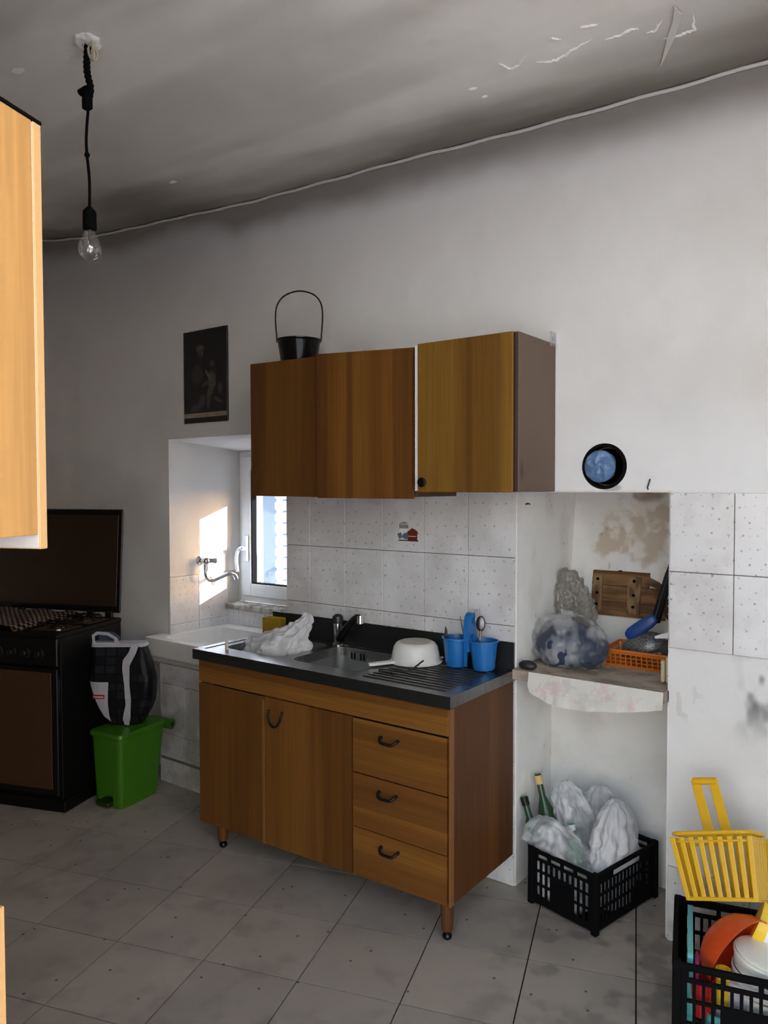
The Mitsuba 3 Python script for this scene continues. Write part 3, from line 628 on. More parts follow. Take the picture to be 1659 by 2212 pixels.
put(fa, 'lever_cap', lathe([(0, 0), (.0225, 0), (.0235, .015), (.021, .030), (.012, .037), (0, .038)], 28, (.187, -.045, CZT + .091)), 'm_steel_dull', 40)
put(fa, 'spout', tube(spline([(.197, -.049, CZT + .020), (.238, -.068, CZT + .065), (.295, -.085, CZT + .115), (.325, -.09, CZT + .135), (.345, -.095, CZT + .135)], 26), np.linspace(.016, .0125, 26), 14), 'm_black_gloss', True, 'rising spout coloured black as in shadow')  # black stands in for the shadow on the spout
put(fa, 'spout_tip', cyl((.346, -.0955, CZT + .145), (.349, -.097, CZT + .112), .0135, 16), 'm_chrome', 40)

# ---- things on the counter
wbag = bag([(.690, .02, .02, -.03, -.22, 0), (.695, .12, .09, -.02, -.22, .1), (.77, .155, .10, -.01, -.23, .12), (.815, .160, .10, .0, -.225, .14), (.845, .13, .085, .02, -.22, .2), (.872, .085, .06, .065, -.215, .3), (.892, .055, .04, .105, -.21, .35), (.925, .042, .022, .145, -.205, .45), (.955, .016, .008, .16, -.20, .5)], 21, crumple=.012, freq=15)
k = single('plastic_bag', wbag, 'm_poly_white', 'crumpled white plastic bag in the steel sink bowl', 'plastic bag', 20)
single('sponge', rotz(unman(rbox(-.235, -.135, -.075, -.022, .807, .884, .009) - m3.Manifold.cylinder(.2, .016, .016, 20).translate((-.238, -.05, .79))), 8, (-.185, -.05, .8)), 'm_sponge', 'yellow sponge beside the white bag at the sink corner', 'sponge', 40)
single('candle_stub', lathe([(0, 0), (.007, 0), (.007, .035), (0, .036)], 14, (-.125, -.385, CZT - .002)), 'm_beige', 'short pale stub standing on the front rim of the sink', 'candle stub', 40)
pot = thing('saucepan', 'white enamel saucepan upside down on the steel drainer', 'saucepan')
px_, py_, pz_ = .632, -.115, CZT + .0012; PS = .85
put(pot, 'bowl', lathe([(.090, .085), (.102, .052), (.107, .012), (.119, .003), (.119, .0), (.111, .002), (.104, .012), (.099, .05), (.086, .082)][::-1] if False else [(.104, .004), (.119, .0), (.1205, .003), (.109, .012), (.106, .040), (.099, .068), (.088, .084), (.076, .090), (0, .0905), (0, .087), (.074, .086), (.09, .07), (.102, .03), (.104, .004)], 48).apply_scale(PS).apply_translation((px_, py_, pz_)), 'm_potwhite', 50)
put(pot, 'base_disc', lathe([(0, .0905), (.070, .0905), (.072, .0915), (0, .092)], 40).apply_scale(PS).apply_translation((px_, py_, pz_)), 'm_pot_base', label='worn beige underside')
hd = np.array([-.47, -.88, 0]); hd /= np.linalg.norm(hd); hp = np.array([-hd[1], hd[0], 0]); o = np.array([px_, py_, pz_ + .003]) + hd * .090
hpoly = Polygon([(0, -.011), (.095, -.009), (.104, -.005), (.104, .005), (.095, .009), (0, .011)]).buffer(.002).difference(sbox(.020, -.003, .09, .003))
put(pot, 'handle', frame(ext(hpoly, .009), o, hd, hp, (0, 0, 1)), 'm_potwhite', label='long slotted white handle')
put(pot, 'lug', frame(ext(Polygon([(0, -.014), (.024, -.010), (.024, .010), (0, .014)]), .007), np.array([px_, py_, pz_ + .002]) - hd * .099, -hd, -hp, (0, 0, 1)), 'm_potwhite')

ch = thing('cutlery_holder', 'bright blue plastic twin cutlery holder with arched handle by the tiles', 'cutlery holder')
c1, c2 = np.array([.797, -.088]), np.array([.907, -.080]); cz0 = CZT + .0012; chh = .108
for cxy in (c1, c2):
    R0, R1 = .040, .053
    put(ch, 'cup', lathe([(0, .0), (R0 - .006, 0), (R0, .006), (R1 - .003, chh - .006), (R1 + .003, chh - .004), (R1 + .003, chh), (R1 - .004, chh), (R0 - .004, .01), (0, .008)], 40, (cxy[0], cxy[1], cz0)), 'm_blue', 40)
cm = (c1 + c2) / 2; cd = (c2 - c1) / np.linalg.norm(c2 - c1); cp = np.array([-cd[1], cd[0]])
put(ch, 'bridge', frame(ext(sbox(-.02, -.03, .02, .03), .006), (cm[0], cm[1], cz0 + chh - .009), (cd[0], cd[1], 0), (cp[0], cp[1], 0), (0, 0, 1)), 'm_blue')
arch = Polygon([(-.032, -.04), (-.032, .05)] + [(-.032 * math.cos(t), .05 + .05 * math.sin(t)) for t in np.linspace(0.1, 3.04, 16)] + [(.032, .05), (.032, -.04)]).difference(Polygon([(-.014, -.02), (-.014, .02), (.014, .02), (.014, -.02)]))
put(ch, 'handle', frame(ext(arch, .022), (cm[0] - cd[0] * .011, cm[1] - cd[1] * .011, cz0 + chh - .004), (cp[0], cp[1], 0), (0, 0, 1), (cd[0], cd[1], 0)), 'm_blue', label='tall arched handle')
put(ch, 'rib', frame(ext(sbox(-.006, -.09, .006, 0), .004), (cm[0], cm[1] - .035, cz0 + chh - .008), (1, 0, 0), (0, 0, 1), (0, 1, 0)), 'm_blue')
def stick(p0, p1, r0, r1): return tube(np.linspace(p0, p1, 6), np.linspace(r0, r1, 6), 8)
def dirs(a, b):
    d = np.array(b, float) - a; d /= np.linalg.norm(d); s = np.cross(d, (0.35, -.93, 0)); s /= np.linalg.norm(s); return d, s, np.cross(d, s)
def make_fork(name, a, b, label):
    a = np.array(a, float); b = np.array(b, float); d, s, n_ = dirs(a, b)
    ms = [stick(a, b - d * .055, .0032, .0026)]
    pl = Polygon([(-.004, 0), (-.011, .02), (-.011, .03), (.011, .03), (.011, .02), (.004, 0)])
    ms.append(frame(ext(pl, .002), b - d * .06, s, d, n_))
    for q in (-.0093, -.0031, .0031, .0093): ms.append(frame(ext(Polygon([(q - .0015, .028), (q - .001, .06), (q + .001, .06), (q + .0015, .028)]), .002), b - d * .06, s, d, n_))
    return single(name, cat(ms), 'm_cutlery', label, 'fork')
def make_spoon(name, a, b, label):
    a = np.array(a, float); b = np.array(b, float); d, s, n_ = dirs(a, b)
    e = trimesh.creation.icosphere(3, 1.0); e.vertices *= (.0175, .028, .006)
    return single(name, cat(stick(a, b - d * .045, .0034, .0028), frame(e, b - d * .028, s, d, n_)), 'm_cutlery', label, 'spoon', 40)
make_fork('fork', (c2[0] - .012, c2[1] + .005, cz0 + .02), (c2[0] - .042, c2[1] + .022, cz0 + .215), 'dark steel fork standing upright in the right cup of the blue holder')
make_spoon('spoon', (c2[0] - .005, c2[1] - .018, cz0 + .02), (c2[0] - .012, c2[1] + .0, cz0 + .195), 'dark spoon leaning in the right cup of the blue holder')
make_spoon('spoon', (c1[0] + .02, c1[1] + .0, cz0 + .02), (c1[0] + .008, c1[1] + .03, cz0 + .168), 'thin dark spoon in the left cup near the blue handle') if False else single('teaspoon', tube(spline([(c1[0] + .030, c1[1] + .004, cz0 + .02), (c1[0] + .026, c1[1] + .012, cz0 + .11), (c1[0] + .012, c1[1] + .018, cz0 + .15), (c1[0] + .004, c1[1] + .02, cz0 + .182)], 20), np.linspace(.004, .0016, 20), 8), 'm_cutlery', 'thin curved dark cutlery handle in the left cup near the blue handle', 'spoon', True)
single('table_knife', frame(ext(Polygon([(-.006, 0), (-.006, .11), (0, .135), (.006, .12), (.006, 0)]), .0025), (c1[0] - .028, c1[1] - .012, cz0 + .012), (.95, .3, 0), (-.12, .04, .99), (.3, -.95, .05)), 'm_cutlery', 'dark knife tip at the far left of the blue holder', 'knife')
tw = [[(.605, -.315, .811), (.66, -.30, .8125), (.70, -.287, .812)], [(.70, -.286, .812), (.715, -.265, .816), (.725, -.235, .83), (.735, -.215, .842)], [(.70, -.287, .812), (.74, -.272, .8115), (.785, -.272, .811)], [(.66, -.30, .812), (.662, -.318, .811)]]
single('dry_twig', cat([tube(spline(t, 12), .0032, 6) for t in tw]), 'm_dark_object', 'dark dry twig lying on the steel drainer', 'twig', True)

# ================================================================= WALL CABINETS
w2 = thing('wall_cabinet', 'brown wood veneer wall cabinet with two doors, one ajar, below the black bucket', 'wall cabinet')
put(w2, 'carcass', cat(box(-.062, -.046, -.282, -.002, 1.437, 1.965, .001), box(.733, .749, -.282, -.002, 1.437, 1.962, .001), box(-.046, .733, -.282, -.002, 1.437, 1.453, .001), box(-.046, .733, -.282, -.002, 1.946, 1.962, .001), box(-.046, .733, -.010, -.002, 1.453, 1.946, 0)), 'm_carcass')
put(w2, 'door', unman(hullpts([(x, y, z) for x, z0, z1 in ((-.062, 1.437, 1.978), (.345, 1.434, 1.972)) for y in (-.300, -.284) for z in (z0, z1)])), 'm_wood_v2', label='darker closed left door')
# right door: hinged on the right, standing a little open
hx_, hy_ = .745, -.300
dl = .425; da = math.radians(2.6)
ddir = np.array([-math.cos(da), -math.sin(da), 0]); dn = np.array([-math.sin(da), math.cos(da), 0])
dd = unman(hullpts([np.array([hx_, hy_, 0]) + ddir * a + dn * t + Z * z for a, z0, z1 in ((0, 1.430, 1.957), (dl, 1.431, 1.976)) for t in (-.004, .012) for z in (z0, z1)]))
put(w2, 'door', dd, 'm_wood_v', label='right door standing slightly ajar')
w3 = thing('wall_cabinet', 'single-door brown wall cabinet with black knob, right of the double one', 'wall cabinet')
put(w3, 'carcass', cat(box(.770, .784, -.284, -.002, 1.456, 1.966, .001), box(.784, 1.128, -.284, -.002, 1.456, 1.472, .001), box(.784, 1.128, -.284, -.002, 1.950, 1.966, .001), box(.784, 1.128, -.010, -.002, 1.472, 1.950, 0)), 'm_carcass')
put(w3, 'left_panel', box(.7545, .7685, -.300, -.003, 1.458, 1.964, .001), 'm_laminate', label='white left side panel')
put(w3, 'side_panel', box(1.128, 1.146, -.284, -.002, 1.455, 1.968, .0015), 'm_brown_side', label='dull brown side panel with a dark burn')
d3 = put(w3, 'door', box(.770, 1.135, -.307, -.291, 1.454, 1.966, .002), 'm_wood_v3')
put(w3, 'gap_strip', box(1.135, 1.143, -.299, -.286, 1.456, 1.965, .001), 'm_redbrown', label='dark red brown strip for the shaded gap beside the door')  # solid strip, its colour darkened for the shade in the gap
put(d3, 'knob', lathe([(0, 0), (.009, 0), (.008, .006), (.0155, .012), (.0165, .017), (.013, .021), (.006, .0215), (0, .020)], 28).apply_transform(trimesh.transformations.rotation_matrix(math.pi / 2, (1, 0, 0))).apply_translation((.797, -.307, 1.488)), 'm_black_gloss', 40, 'round black knob')
single('tape_strip', box(1.146, 1.150, -.050, -.010, 1.955, 2.005, .001), 'm_poly_clear', 'scrap of clear tape at the top corner of the single wall cabinet', 'tape')
bk = thing('bucket', 'small black glazed bucket with tall wire handle on the wall cabinet', 'bucket')
bc = (.085, -.165, 1.9635)
put(bk, 'body', lathe([(0, 0), (.070, 0), (.072, .004), (.0875, .105), (.094, .112), (.094, .116), (.088, .116), (.084, .108), (.069, .008), (0, .006)], 44, bc), 'm_black_gloss', 40)
hb = np.array([.9, .435, 0])
arc = [np.array(bc) + hb * (s * .0945) + Z * z for s, z in ((-1, .112), (-1.05, .17), (-1.07, .22), (-1.0, .262), (-.75, .295), (-.35, .313), (0, .318), (.35, .313), (.75, .295), (1.0, .262), (1.07, .22), (1.05, .17), (1, .112))]
put(bk, 'handle', tube(spline(arc, 60), .0032, 8), 'm_black', True, 'arched black wire handle')

# ================================================================= PICTURE
pc = thing('picture', 'dark unframed print of two pale figures hung above the window', 'picture')
PX0, PX1, PZ0, PZ1 = -.845, -.525, 1.792, 2.246
def f_print(p, n, uv):
    u = (p.x - PX0) / (PX1 - PX0); v = (p.z - PZ0) / (PZ1 - PZ0)
    w = fbm(p.x * 40, p.z * 40, 1.0, 3)
    c = mix((0.006, 0.006, 0.007), (0.012, 0.011, 0.012), w)
    def el(cx, cy, rx, ry, a=0.0):
        x, y = u - cx, v - cy; ca_, sa_ = math.cos(a), math.sin(a)
        x, y = x * ca_ + y * sa_, -x * sa_ + y * ca_
        return smoothstep(1.1, 0.55, dr.sqrt(dr.square(x / rx) + dr.square(y / ry)) + (w - 0.5) * 0.5)
    for (cx, cy, rx, ry, a, col, k) in ((.40, .80, .10, .045, 0, (.06, .055, .04), .9), (.40, .745, .085, .05, 0, (.035, .03, .024), .8), (.43, .745, .012, .028, 0, (.10, .09, .07), .9), (.38, .68, .08, .05, 0, (.016, .014, .012), .8),
                                    (.33, .52, .17, .13, .3, (.026, .027, .024), .8), (.55, .42, .16, .03, .2, (.045, .042, .036), .7), (.66, .62, .07, .045, 0, (.04, .034, .028), .8),
                                    (.66, .45, .10, .12, .1, (.065, .055, .034), .9), (.58, .50, .10, .026, -.7, (.085, .072, .055), .9), (.62, .33, .12, .06, .6, (.06, .055, .036), .9), (.58, .22, .05, .10, -.15, (.05, .045, .034), .8),
                                    (.42, .22, .12, .07, .7, (.04, .037, .032), .8), (.28, .16, .14, .05, .1, (.036, .034, .03), .7), (.84, .36, .06, .07, 0, (.05, .045, .04), .7), (.80, .23, .12, .03, -.3, (.05, .044, .036), .7)):
        c = mix(c, col, el(cx, cy, rx, ry, a) * k)
    band = smoothstep(.055, .06, v) * smoothstep(.108, .103, v) * smoothstep(.99, .98, u)
    c = mix(c, mix((.16, .15, .10), (.30, .24, .16), w), band)
    return mix(c, (.014, .007, .005), smoothstep(.054, .05, v))
mat('m_print', f_print, .35)
put(pc, 'board', box(PX0, PX1, -.010, -.001, PZ0, PZ1, .001), 'm_print')

# ================================================================= FLUE HOLE
fp = thing('flue_pipe', 'round black stove pipe hole in the wall above the alcove', 'pipe')
fl = lathe([(.066, 0), (.074, 0), (.0765, .004), (.0765, .2), (.070, .2), (.066, .0)], 48)
fl = frame(fl, (1.321, -.004, 1.540), (1, 0, 0), (0, 0, -1), (0, 1, 0))
put(fp, 'collar', fl, 'm_black_matte', 40)
put(fp, 'back', frame(lathe([(0, 0), (.074, 0), (.074, .004), (0, .004)], 32), (1.321, .19, 1.540), (1, 0, 0), (0, 0, -1), (0, 1, 0)), 'm_black_matte')
put(fp, 'inner_ring', frame(lathe([(.062, 0), (.0655, 0), (.0655, .03), (.062, .03), (.062, 0)], 40), (1.321, .03, 1.540), (1, 0, 0), (0, 0, -1), (0, 1, 0)), 'm_steel')
pl_ = trimesh.creation.icosphere(5, 1.0); v = pl_.vertices.copy()
v *= (.0535, .030, .0545); rr_ = np.hypot(v[:, 0], v[:, 2])
th_ = np.arctan2(v[:, 2], v[:, 0]); v[:, 1] += (np.where(v[:, 1] < 0, 1, 0)) * (.010 * np.abs(np.sin(th_ * 2.5 + rr_ * 60)) * np.clip(rr_ / .04, 0, 1) + .008 * ridged(v, 40, 5) + .012 * (1 - rr_ / .055))
v += np.array([1.312, -.016, 1.540])
single('stuffed_bag', trimesh.Trimesh(v, pl_.faces, process=False), 'm_bluebag', 'crumpled blue plastic bag plugging the stove pipe hole', 'plastic bag', 25)
single('wall_hook', tube(spline([(1.040, 0, 1.41), (1.040, -.012, 1.41), (1.048, -.016, 1.412), (1.058, -.016, 1.408)], 12), .0022, 6), 'm_black', 'small bent nail high on the plaster left of the alcove', 'nail', True)
single('wall_nail', cat(tube([(1.468, .002, 1.462), (1.470, -.012, 1.468), (1.479, -.014, 1.496)], .0022, 6)), 'm_black', 'bent nail at the top right corner of the alcove', 'nail')

# ================================================================= ALCOVE SHELF AND ITS LOAD
SZ = .812
struct('trim_3', unman(hullpts([(x, y, z) for x in (NX0 + .0045, NX1 - .0045) for y in (-.035, .4505) for z in (.776, SZ)])), 'm_shelf', 'rough stone shelf across the alcove', 'shelf')
# cloth hanging from the shelf's front edge
us = np.linspace(0, 1, 60); lowz = np.interp(us, [0, .02, .18, .33, .5, .7, .9, 1], [.765, .740, .712, .706, .712, .726, .745, .758])
Vc, Fc = [], []
for i, u in enumerate(us):
    x = 1.066 + u * (1.536 - 1.066)
    for j, t in enumerate(np.linspace(0, 1, 14)):
        wv = .006 * math.sin(u * 17) * t + .003 * math.sin(u * 41 + 1) * t
        Vc.append((x, -.0375 - .003 - .006 * t - abs(wv), SZ + .0015 + (lowz[i] - SZ) * t))
for i in range(59):
    for j in range(13):
        a = i * 14 + j; Fc += [(a, a + 14, a + 15), (a, a + 15, a + 1)]
cm1 = trimesh.Trimesh(Vc, Fc, process=False)
b2 = cm1.copy(); b2.vertices = b2.vertices + np.array([0, .0012, 0]); b2.invert()
strip = box(1.066, 1.536, -.0405, .015, SZ + .0003, SZ + .0022, .0005)
single('hanging_cloth', cat(cm1, b2), 'm_cloth', 'pale cloth with faded pink flowers hanging from the alcove shelf', 'cloth', True)
# big bag of blue clothes
bb = thing('stuffed_clear_bag', 'full translucent plastic bag of blue cloth on the alcove shelf', 'plastic bag')
lv = [(.814, .03, .03, 1.135, .165, 0), (.815, .105, .085, 1.135, .165, .05), (.85, .132, .108, 1.135, .165, .06), (.90, .136, .112, 1.132, .168, .07), (.945, .118, .098, 1.128, .17, .12), (.975, .085, .072, 1.125, .17, .25), (.993, .045, .04, 1.122, .168, .4), (1.002, .02, .016, 1.12, .165, .5), (1.008, .024, .02, 1.12, .165, .5)]
def off_wall(v): v[:, 0] = np.maximum(v[:, 0], NX0 + .006); return v
put(bb, 'film', bag(lv, 31, crumple=.010, freq=13, floor_z=SZ + .001, clamp=off_wall), 'm_poly_clear', 22)
li = [(.818, .03, .03, 1.135, .165, 0), (.822, .094, .075, 1.135, .165, .05), (.85, .118, .094, 1.135, .165, .06), (.885, .120, .095, 1.133, .168, .07), (.92, .095, .078, 1.130, .17, .1), (.945, .05, .04, 1.13, .17, .1), (.955, .02, .02, 1.13, .17, .1)]
put(bb, 'contents', bag(li, 33, crumple=.012, freq=11, floor_z=SZ + .003), 'm_denim', 30, 'folded dark blue cloth inside')
sb = bag([(.8135, .03, .03, 1.075, .33, 0), (.815, .06, .05, 1.08, .33, .1), (.90, .065, .055, 1.085, .335, .2), (.97, .075, .05, 1.092, .335, .2), (1.02, .070, .045, 1.085, .335, .3), (1.07, .055, .035, 1.075, .335, .35), (1.11, .035, .02, 1.062, .335, .45), (1.14, .014, .008, 1.052, .335, .5)], 41, crumple=.016, freq=18)
single('smoky_bag', sb, 'm_poly_smoke', 'crumpled grey-brown see-through bag behind the bag of blue cloth', 'plastic bag', 18)
blk = trimesh.creation.icosphere(3, 1.0); blk.vertices *= (.034, .018, .016); blk.vertices += blk.vertex_normals * (ridged(blk.vertices, 40, 3) * .006)[:, None]
blk.vertices[:, 2] = np.maximum(blk.vertices[:, 2], -.014); blk.apply_translation((1.045, -.004, SZ + .0150))
single('dark_glove', cat(blk, tube(spline([(1.03, .0, SZ + .012), (1.015, .02, SZ + .022), (1.01, .04, SZ + .006)], 10), .004, 6)), 'm_dark_object', 'crumpled black glove at the left end of the alcove shelf', 'glove', 40)
# cutting board hung at the back
cb = thing('cutting_board', 'worn brown wooden cutting board with two battens at the back of the alcove', 'cutting board')
def board_at(x, z, t=0.0):      # leaning with the alcove's sloping back
    return np.array([x, .456 + (z - .812) * .147 - .014 + t, z])
def board_piece(poly, th, off):
    m = ext(poly, th); v = m.vertices.copy(); out = np.empty_like(v)
    for i, (x, z, y) in enumerate(v): out[i] = (x, .456 + (z - .812) * .147 - off - y, z)
    m = trimesh.Trimesh(out, m.faces, process=False); m.fix_normals(); return m
for a, b in ((.957, 1.012), (1.0135, 1.075), (1.0765, 1.133)):
    rx_ = 1.325 if a > 1.05 else 1.392
    poly = Polygon([(1.097, a), (rx_ - (0 if a > 1.05 else 0), a), (rx_, b), (1.099, b)])
    put(cb, 'plank', board_piece(poly, .016, .001), 'm_board')
put(cb, 'handle', board_piece(Polygon([(1.325, 1.085), (1.35, 1.078), (1.385, 1.07), (1.392, 1.075), (1.36, 1.10), (1.325, 1.115)]), .014, .002), 'm_board')
for x0_, x1_ in ((1.106, 1.142), (1.246, 1.296)):
    bt = put(cb, 'batten', board_piece(sbox(x0_, .972, x1_, 1.115), .010, .0172), 'm_batten', label='paler cross batten')
    for zz in (1.0, 1.045, 1.10): put(bt, 'nail', trimesh.creation.icosphere(1, .006).apply_translation(board_piece(Point((x0_ + x1_) / 2, zz).buffer(.001), .001, .0285).centroid), 'm_black_matte')
put(cb, 'hanging_nail', cyl((1.21, .50, 1.1345), (1.21, .470, 1.1365), .003, 8), 'm_black')
# slotted brown utensil behind the tool
sl_ = Point(0, 0).buffer(.062).difference(unary_union([affinity.rotate(affinity.scale(Point(0, .030).buffer(1), .006, .022), a, origin=(0, 0)) for a in range(0, 360, 36)]))
single('slotted_basket', frame(ext(sl_, .008), (1.462, .425, 1.01), (.95, .3, 0), (0, -.15, .99), (.3, -.95, -.1)), 'm_brownplastic', 'dark brown round basket with slots behind the long black tool', 'basket')
# long black tool with blue head
ct = thing('cleaning_tool', 'long black blade-shaped tool with blue head leaning in the alcove corner', 'cleaning tool')
tp0, tp1 = np.array([1.402, .30, .985]), np.array([1.520, .14, 1.262])
td = (tp1 - tp0) / np.linalg.norm(tp1 - tp0); ts = np.cross(td, (-.6, -.8, 0)); ts /= np.linalg.norm(ts); tn = np.cross(td, ts)
L_ = np.linalg.norm(tp1 - tp0)
put(ct, 'shaft', frame(ext(Polygon([(-.019, 0), (-.017, L_ * .6), (-.006, L_), (.006, L_), (.016, L_ * .55), (.019, 0)]), .012), tp0, ts, td, tn), 'm_black', label='flat tapering black shaft')
put(ct, 'shaft_rib', tube([tp0 + tn * -.0005, tp1 - td * .02 + tn * -.0005], [.0035, .002], 6), 'm_grey_dim')
he = trimesh.creation.icosphere(3, 1.0); he.vertices = np.sign(he.vertices) * np.abs(he.vertices) ** .7; he.vertices *= (.068, .018, .024)
hdv = np.array([-.80, -.05, -.60]); hdv /= np.linalg.norm(hdv); hn = np.cross(hdv, (0, 1, 0)); hn /= np.linalg.norm(hn)
put(ct, 'head', frame(he, (1.356, .295, .955), hdv, np.cross(hn, hdv), hn), 'm_blue_dark', 40, 'blue plastic head')
# orange basket
ob = thing('orange_basket', 'orange open-weave plastic basket on the alcove shelf', 'basket')
ox0, ox1, oy0, oy1, oh = 1.245, 1.500, .225, .395, .062
def grid_panel(w0, h, nx_, nz, bar=.004, flare=0, th=.004):
    p = sbox(0, 0, w0, h); holes = []
    cw = (w0 - bar * 2) / nx_; rh = (h - .012 - .008) / nz
    for i in range(nx_):
        for j in range(nz): holes.append(sbox(bar + i * cw + bar * .45, .008 + j * rh + bar * .3, bar + (i + 1) * cw - bar * .45, .008 + (j + 1) * rh - bar * .3))
    return ext(p.difference(unary_union(holes)), th)
tl_ = .18
put(ob, 'front_panel', frame(grid_panel(ox1 - ox0, oh, 13, 3), (ox0, oy0, SZ + .001), (1, 0, 0), (0, -tl_, 1), (0, 1, tl_)), 'm_orange_basket')
put(ob, 'back_panel', frame(grid_panel(ox1 - ox0, oh, 13, 3), (ox0, oy1, SZ + .001), (1, 0, 0), (0, tl_, 1), (0, -1, tl_)), 'm_orange_basket')
for xx, sg in ((ox0, 1), (ox1, -1)): put(ob, 'side_panel', frame(grid_panel(oy1 - oy0, oh, 8, 3), (xx, oy0, SZ + .001), (0, 1, 0), (-sg * tl_, 0, 1), (sg, 0, tl_)), 'm_orange_basket')
put(ob, 'bottom_panel', box(ox0, ox1, oy0, oy1, SZ + .0008, SZ + .004, .001), 'm_orange_basket')
e_ = oh * tl_
put(ob, 'rim', tube([(ox0 - e_, oy0 - e_, SZ + oh), (ox1 + e_, oy0 - e_, SZ + oh), (ox1 + e_, oy1 + e_, SZ + oh), (ox0 - e_, oy1 + e_, SZ + oh)], .005, 8, closed=True), 'm_orange_basket', 40)
wm = trimesh.creation.icosphere(3, 1.0); wm.vertices[:, 2] = np.maximum(wm.vertices[:, 2], -.3); wm.vertices *= (.085, .055, .062); wm = rot(wm, -18, (0, 1, 0)); wm.apply_translation((1.365, .315, SZ + .062))
mat('m_mesh_grey', lambda p, n, uv: mix((.20, .20, .20), (.07, .07, .07), smoothstep(.4, .6, noise(p.x * 420, p.z * 420, p.y * 420))), .35, metallic=.4)
st_ = thing('wire_strainer', 'grey wire mesh strainer lying in the orange basket', 'strainer')
put(st_, 'mesh', wm, 'm_mesh_grey', 40)
put(st_, 'rim', rot(tube([(.086 * math.cos(t), .056 * math.sin(t), 0) for t in np.linspace(0, 2 * math.pi, 40, endpoint=False)], .003, 6, closed=True), -18, (0, 1, 0)).apply_translation((1.365, .315, SZ + .052)), 'm_grey_dim', True)
dkp = lathe([(0, 0), (.045, 0), (.056, .05), (.058, .05), (.047, -.002), (0, -.003)], 28); dkp = rot(dkp, 55, (0, 1, 0)); dkp.apply_translation((1.455, .30, SZ + .045))
single('dark_bowl', dkp, 'm_grey_dim', 'dark grey bowl tilted in the orange basket', 'bowl', 40)
single('white_spatula', frame(ext(Polygon([(0, -.004), (.06, -.013), (.075, -.012), (.075, .012), (.06, .013), (0, .004)]), .004), (1.418, .255, SZ + .118), (.95, .2, .22), (-.2, .3, .93), (.12, -.93, .33)), 'm_white_plastic', 'white plastic spatula blade poking from the orange basket', 'spatula')
single('clothes_peg', cat(unman(rbox(1.488, 1.502, .085, .105, SZ + .001, SZ + .075, .006)), unman(rbox(1.504, 1.516, .088, .104, SZ + .001, SZ + .088, .005))), 'm_beige', 'pale plastic bottle stub at the right end of the alcove shelf', 'bottle', 40)

# ================================================================= HANGING BULB
pb = thing('pendant_bulb', 'bare light bulb hanging on a dark twisted cord from the ceiling', 'lamp')
lx, ly = .204, -1.192; lz = zc_at(lx, ly)
rs = trimesh.creation.icosphere(3, 1.0); rs.vertices *= (.040, .034, .009); rs.vertices += rs.vertex_normals * (ridged(rs.vertices, 45, 8) * .02)[:, None]; rs.apply_translation((lx, ly, lz + .002))
put(pb, 'ceiling_hole', rs, 'm_flake', 20, 'broken plaster around the cable hole')
put(pb, 'wire_loop', cat(tube(spline([(lx + .012, ly, lz), (lx + .035, ly - .005, lz - .03), (lx + .03, ly, lz - .065), (lx + .012, ly, lz - .05), (lx + .016, ly, lz - .01)], 24), .004, 6), tube(spline([(lx - .01, ly, lz), (lx + .02, ly - .01, lz - .02), (lx + .042, ly, lz - .04), (lx + .036, ly, lz - .07)], 20), .003, 6)), 'm_beige', True)
put(pb, 'cord_upper', tube(spline([(lx, ly, lz + .004), (lx - .006, ly, lz - .05), (lx - .002, ly, lz - .10), (lx + .004, ly + .003, lz - .15), (lx - .004, ly, lz - .17), (lx - .002, ly, lz - .19)], 50), .0075 + .0035 * np.abs(np.sin(np.arange(50) * .9)), 8), 'm_black_matte', True, 'taped upper cord')
put(pb, 'connector', cat(cyl((lx - .036, ly - .005, lz - .140), (lx - .008, ly, lz - .134), .010, 10), unman(rbox(lx - .020, lx + .006, ly - .012, ly + .012, lz - .195, lz - .140, .006))), 'm_black_matte', 40)
put(pb, 'cord', tube(spline([(lx - .002, ly, lz - .19), (lx - .010, ly, lz - .235), (lx - .015, ly, lz - .28), (lx - .012, ly, lz - .33), (lx - .003, ly, lz - .39), (lx - .002, ly, lz - .44), (lx - .003, ly, lz - .482)], 50), .0042, 8), 'm_black_matte', True)
put(pb, 'cord_knot', trimesh.creation.icosphere(2, .008).apply_translation((lx - .012, ly, lz - .325)), 'm_black_matte', True)
sz_ = lz - .478
put(pb, 'socket', lathe([(0, 0), (.006, 0), (.017, -.012), (.0195, -.018), (.0195, -.066), (.017, -.068), (0, -.068)][::-1], 28, (lx - .004, ly, sz_)), 'm_black_matte', 40, 'black bakelite socket')
put(pb, 'glass', lathe([(.013, -.066), (.014, -.075), (.020, -.088), (.029, -.104), (.0335, -.120), (.032, -.135), (.024, -.148), (.012, -.1545), (0, -.156)][::-1], 36, (lx - .004, ly, sz_)), 'm_bulb', True, 'clear glass bulb')
put(pb, 'filament', cat(cyl((lx - .004, ly, sz_ - .068), (lx - .004, ly, sz_ - .10), .004, 8), tube([(lx - .004, ly, sz_ - .10), (lx - .016, ly, sz_ - .115), (lx - .004, ly - .003, sz_ - .121), (lx + .008, ly, sz_ - .115), (lx - .004, ly, sz_ - .10)], .0012, 5)), 'm_grey_dim')

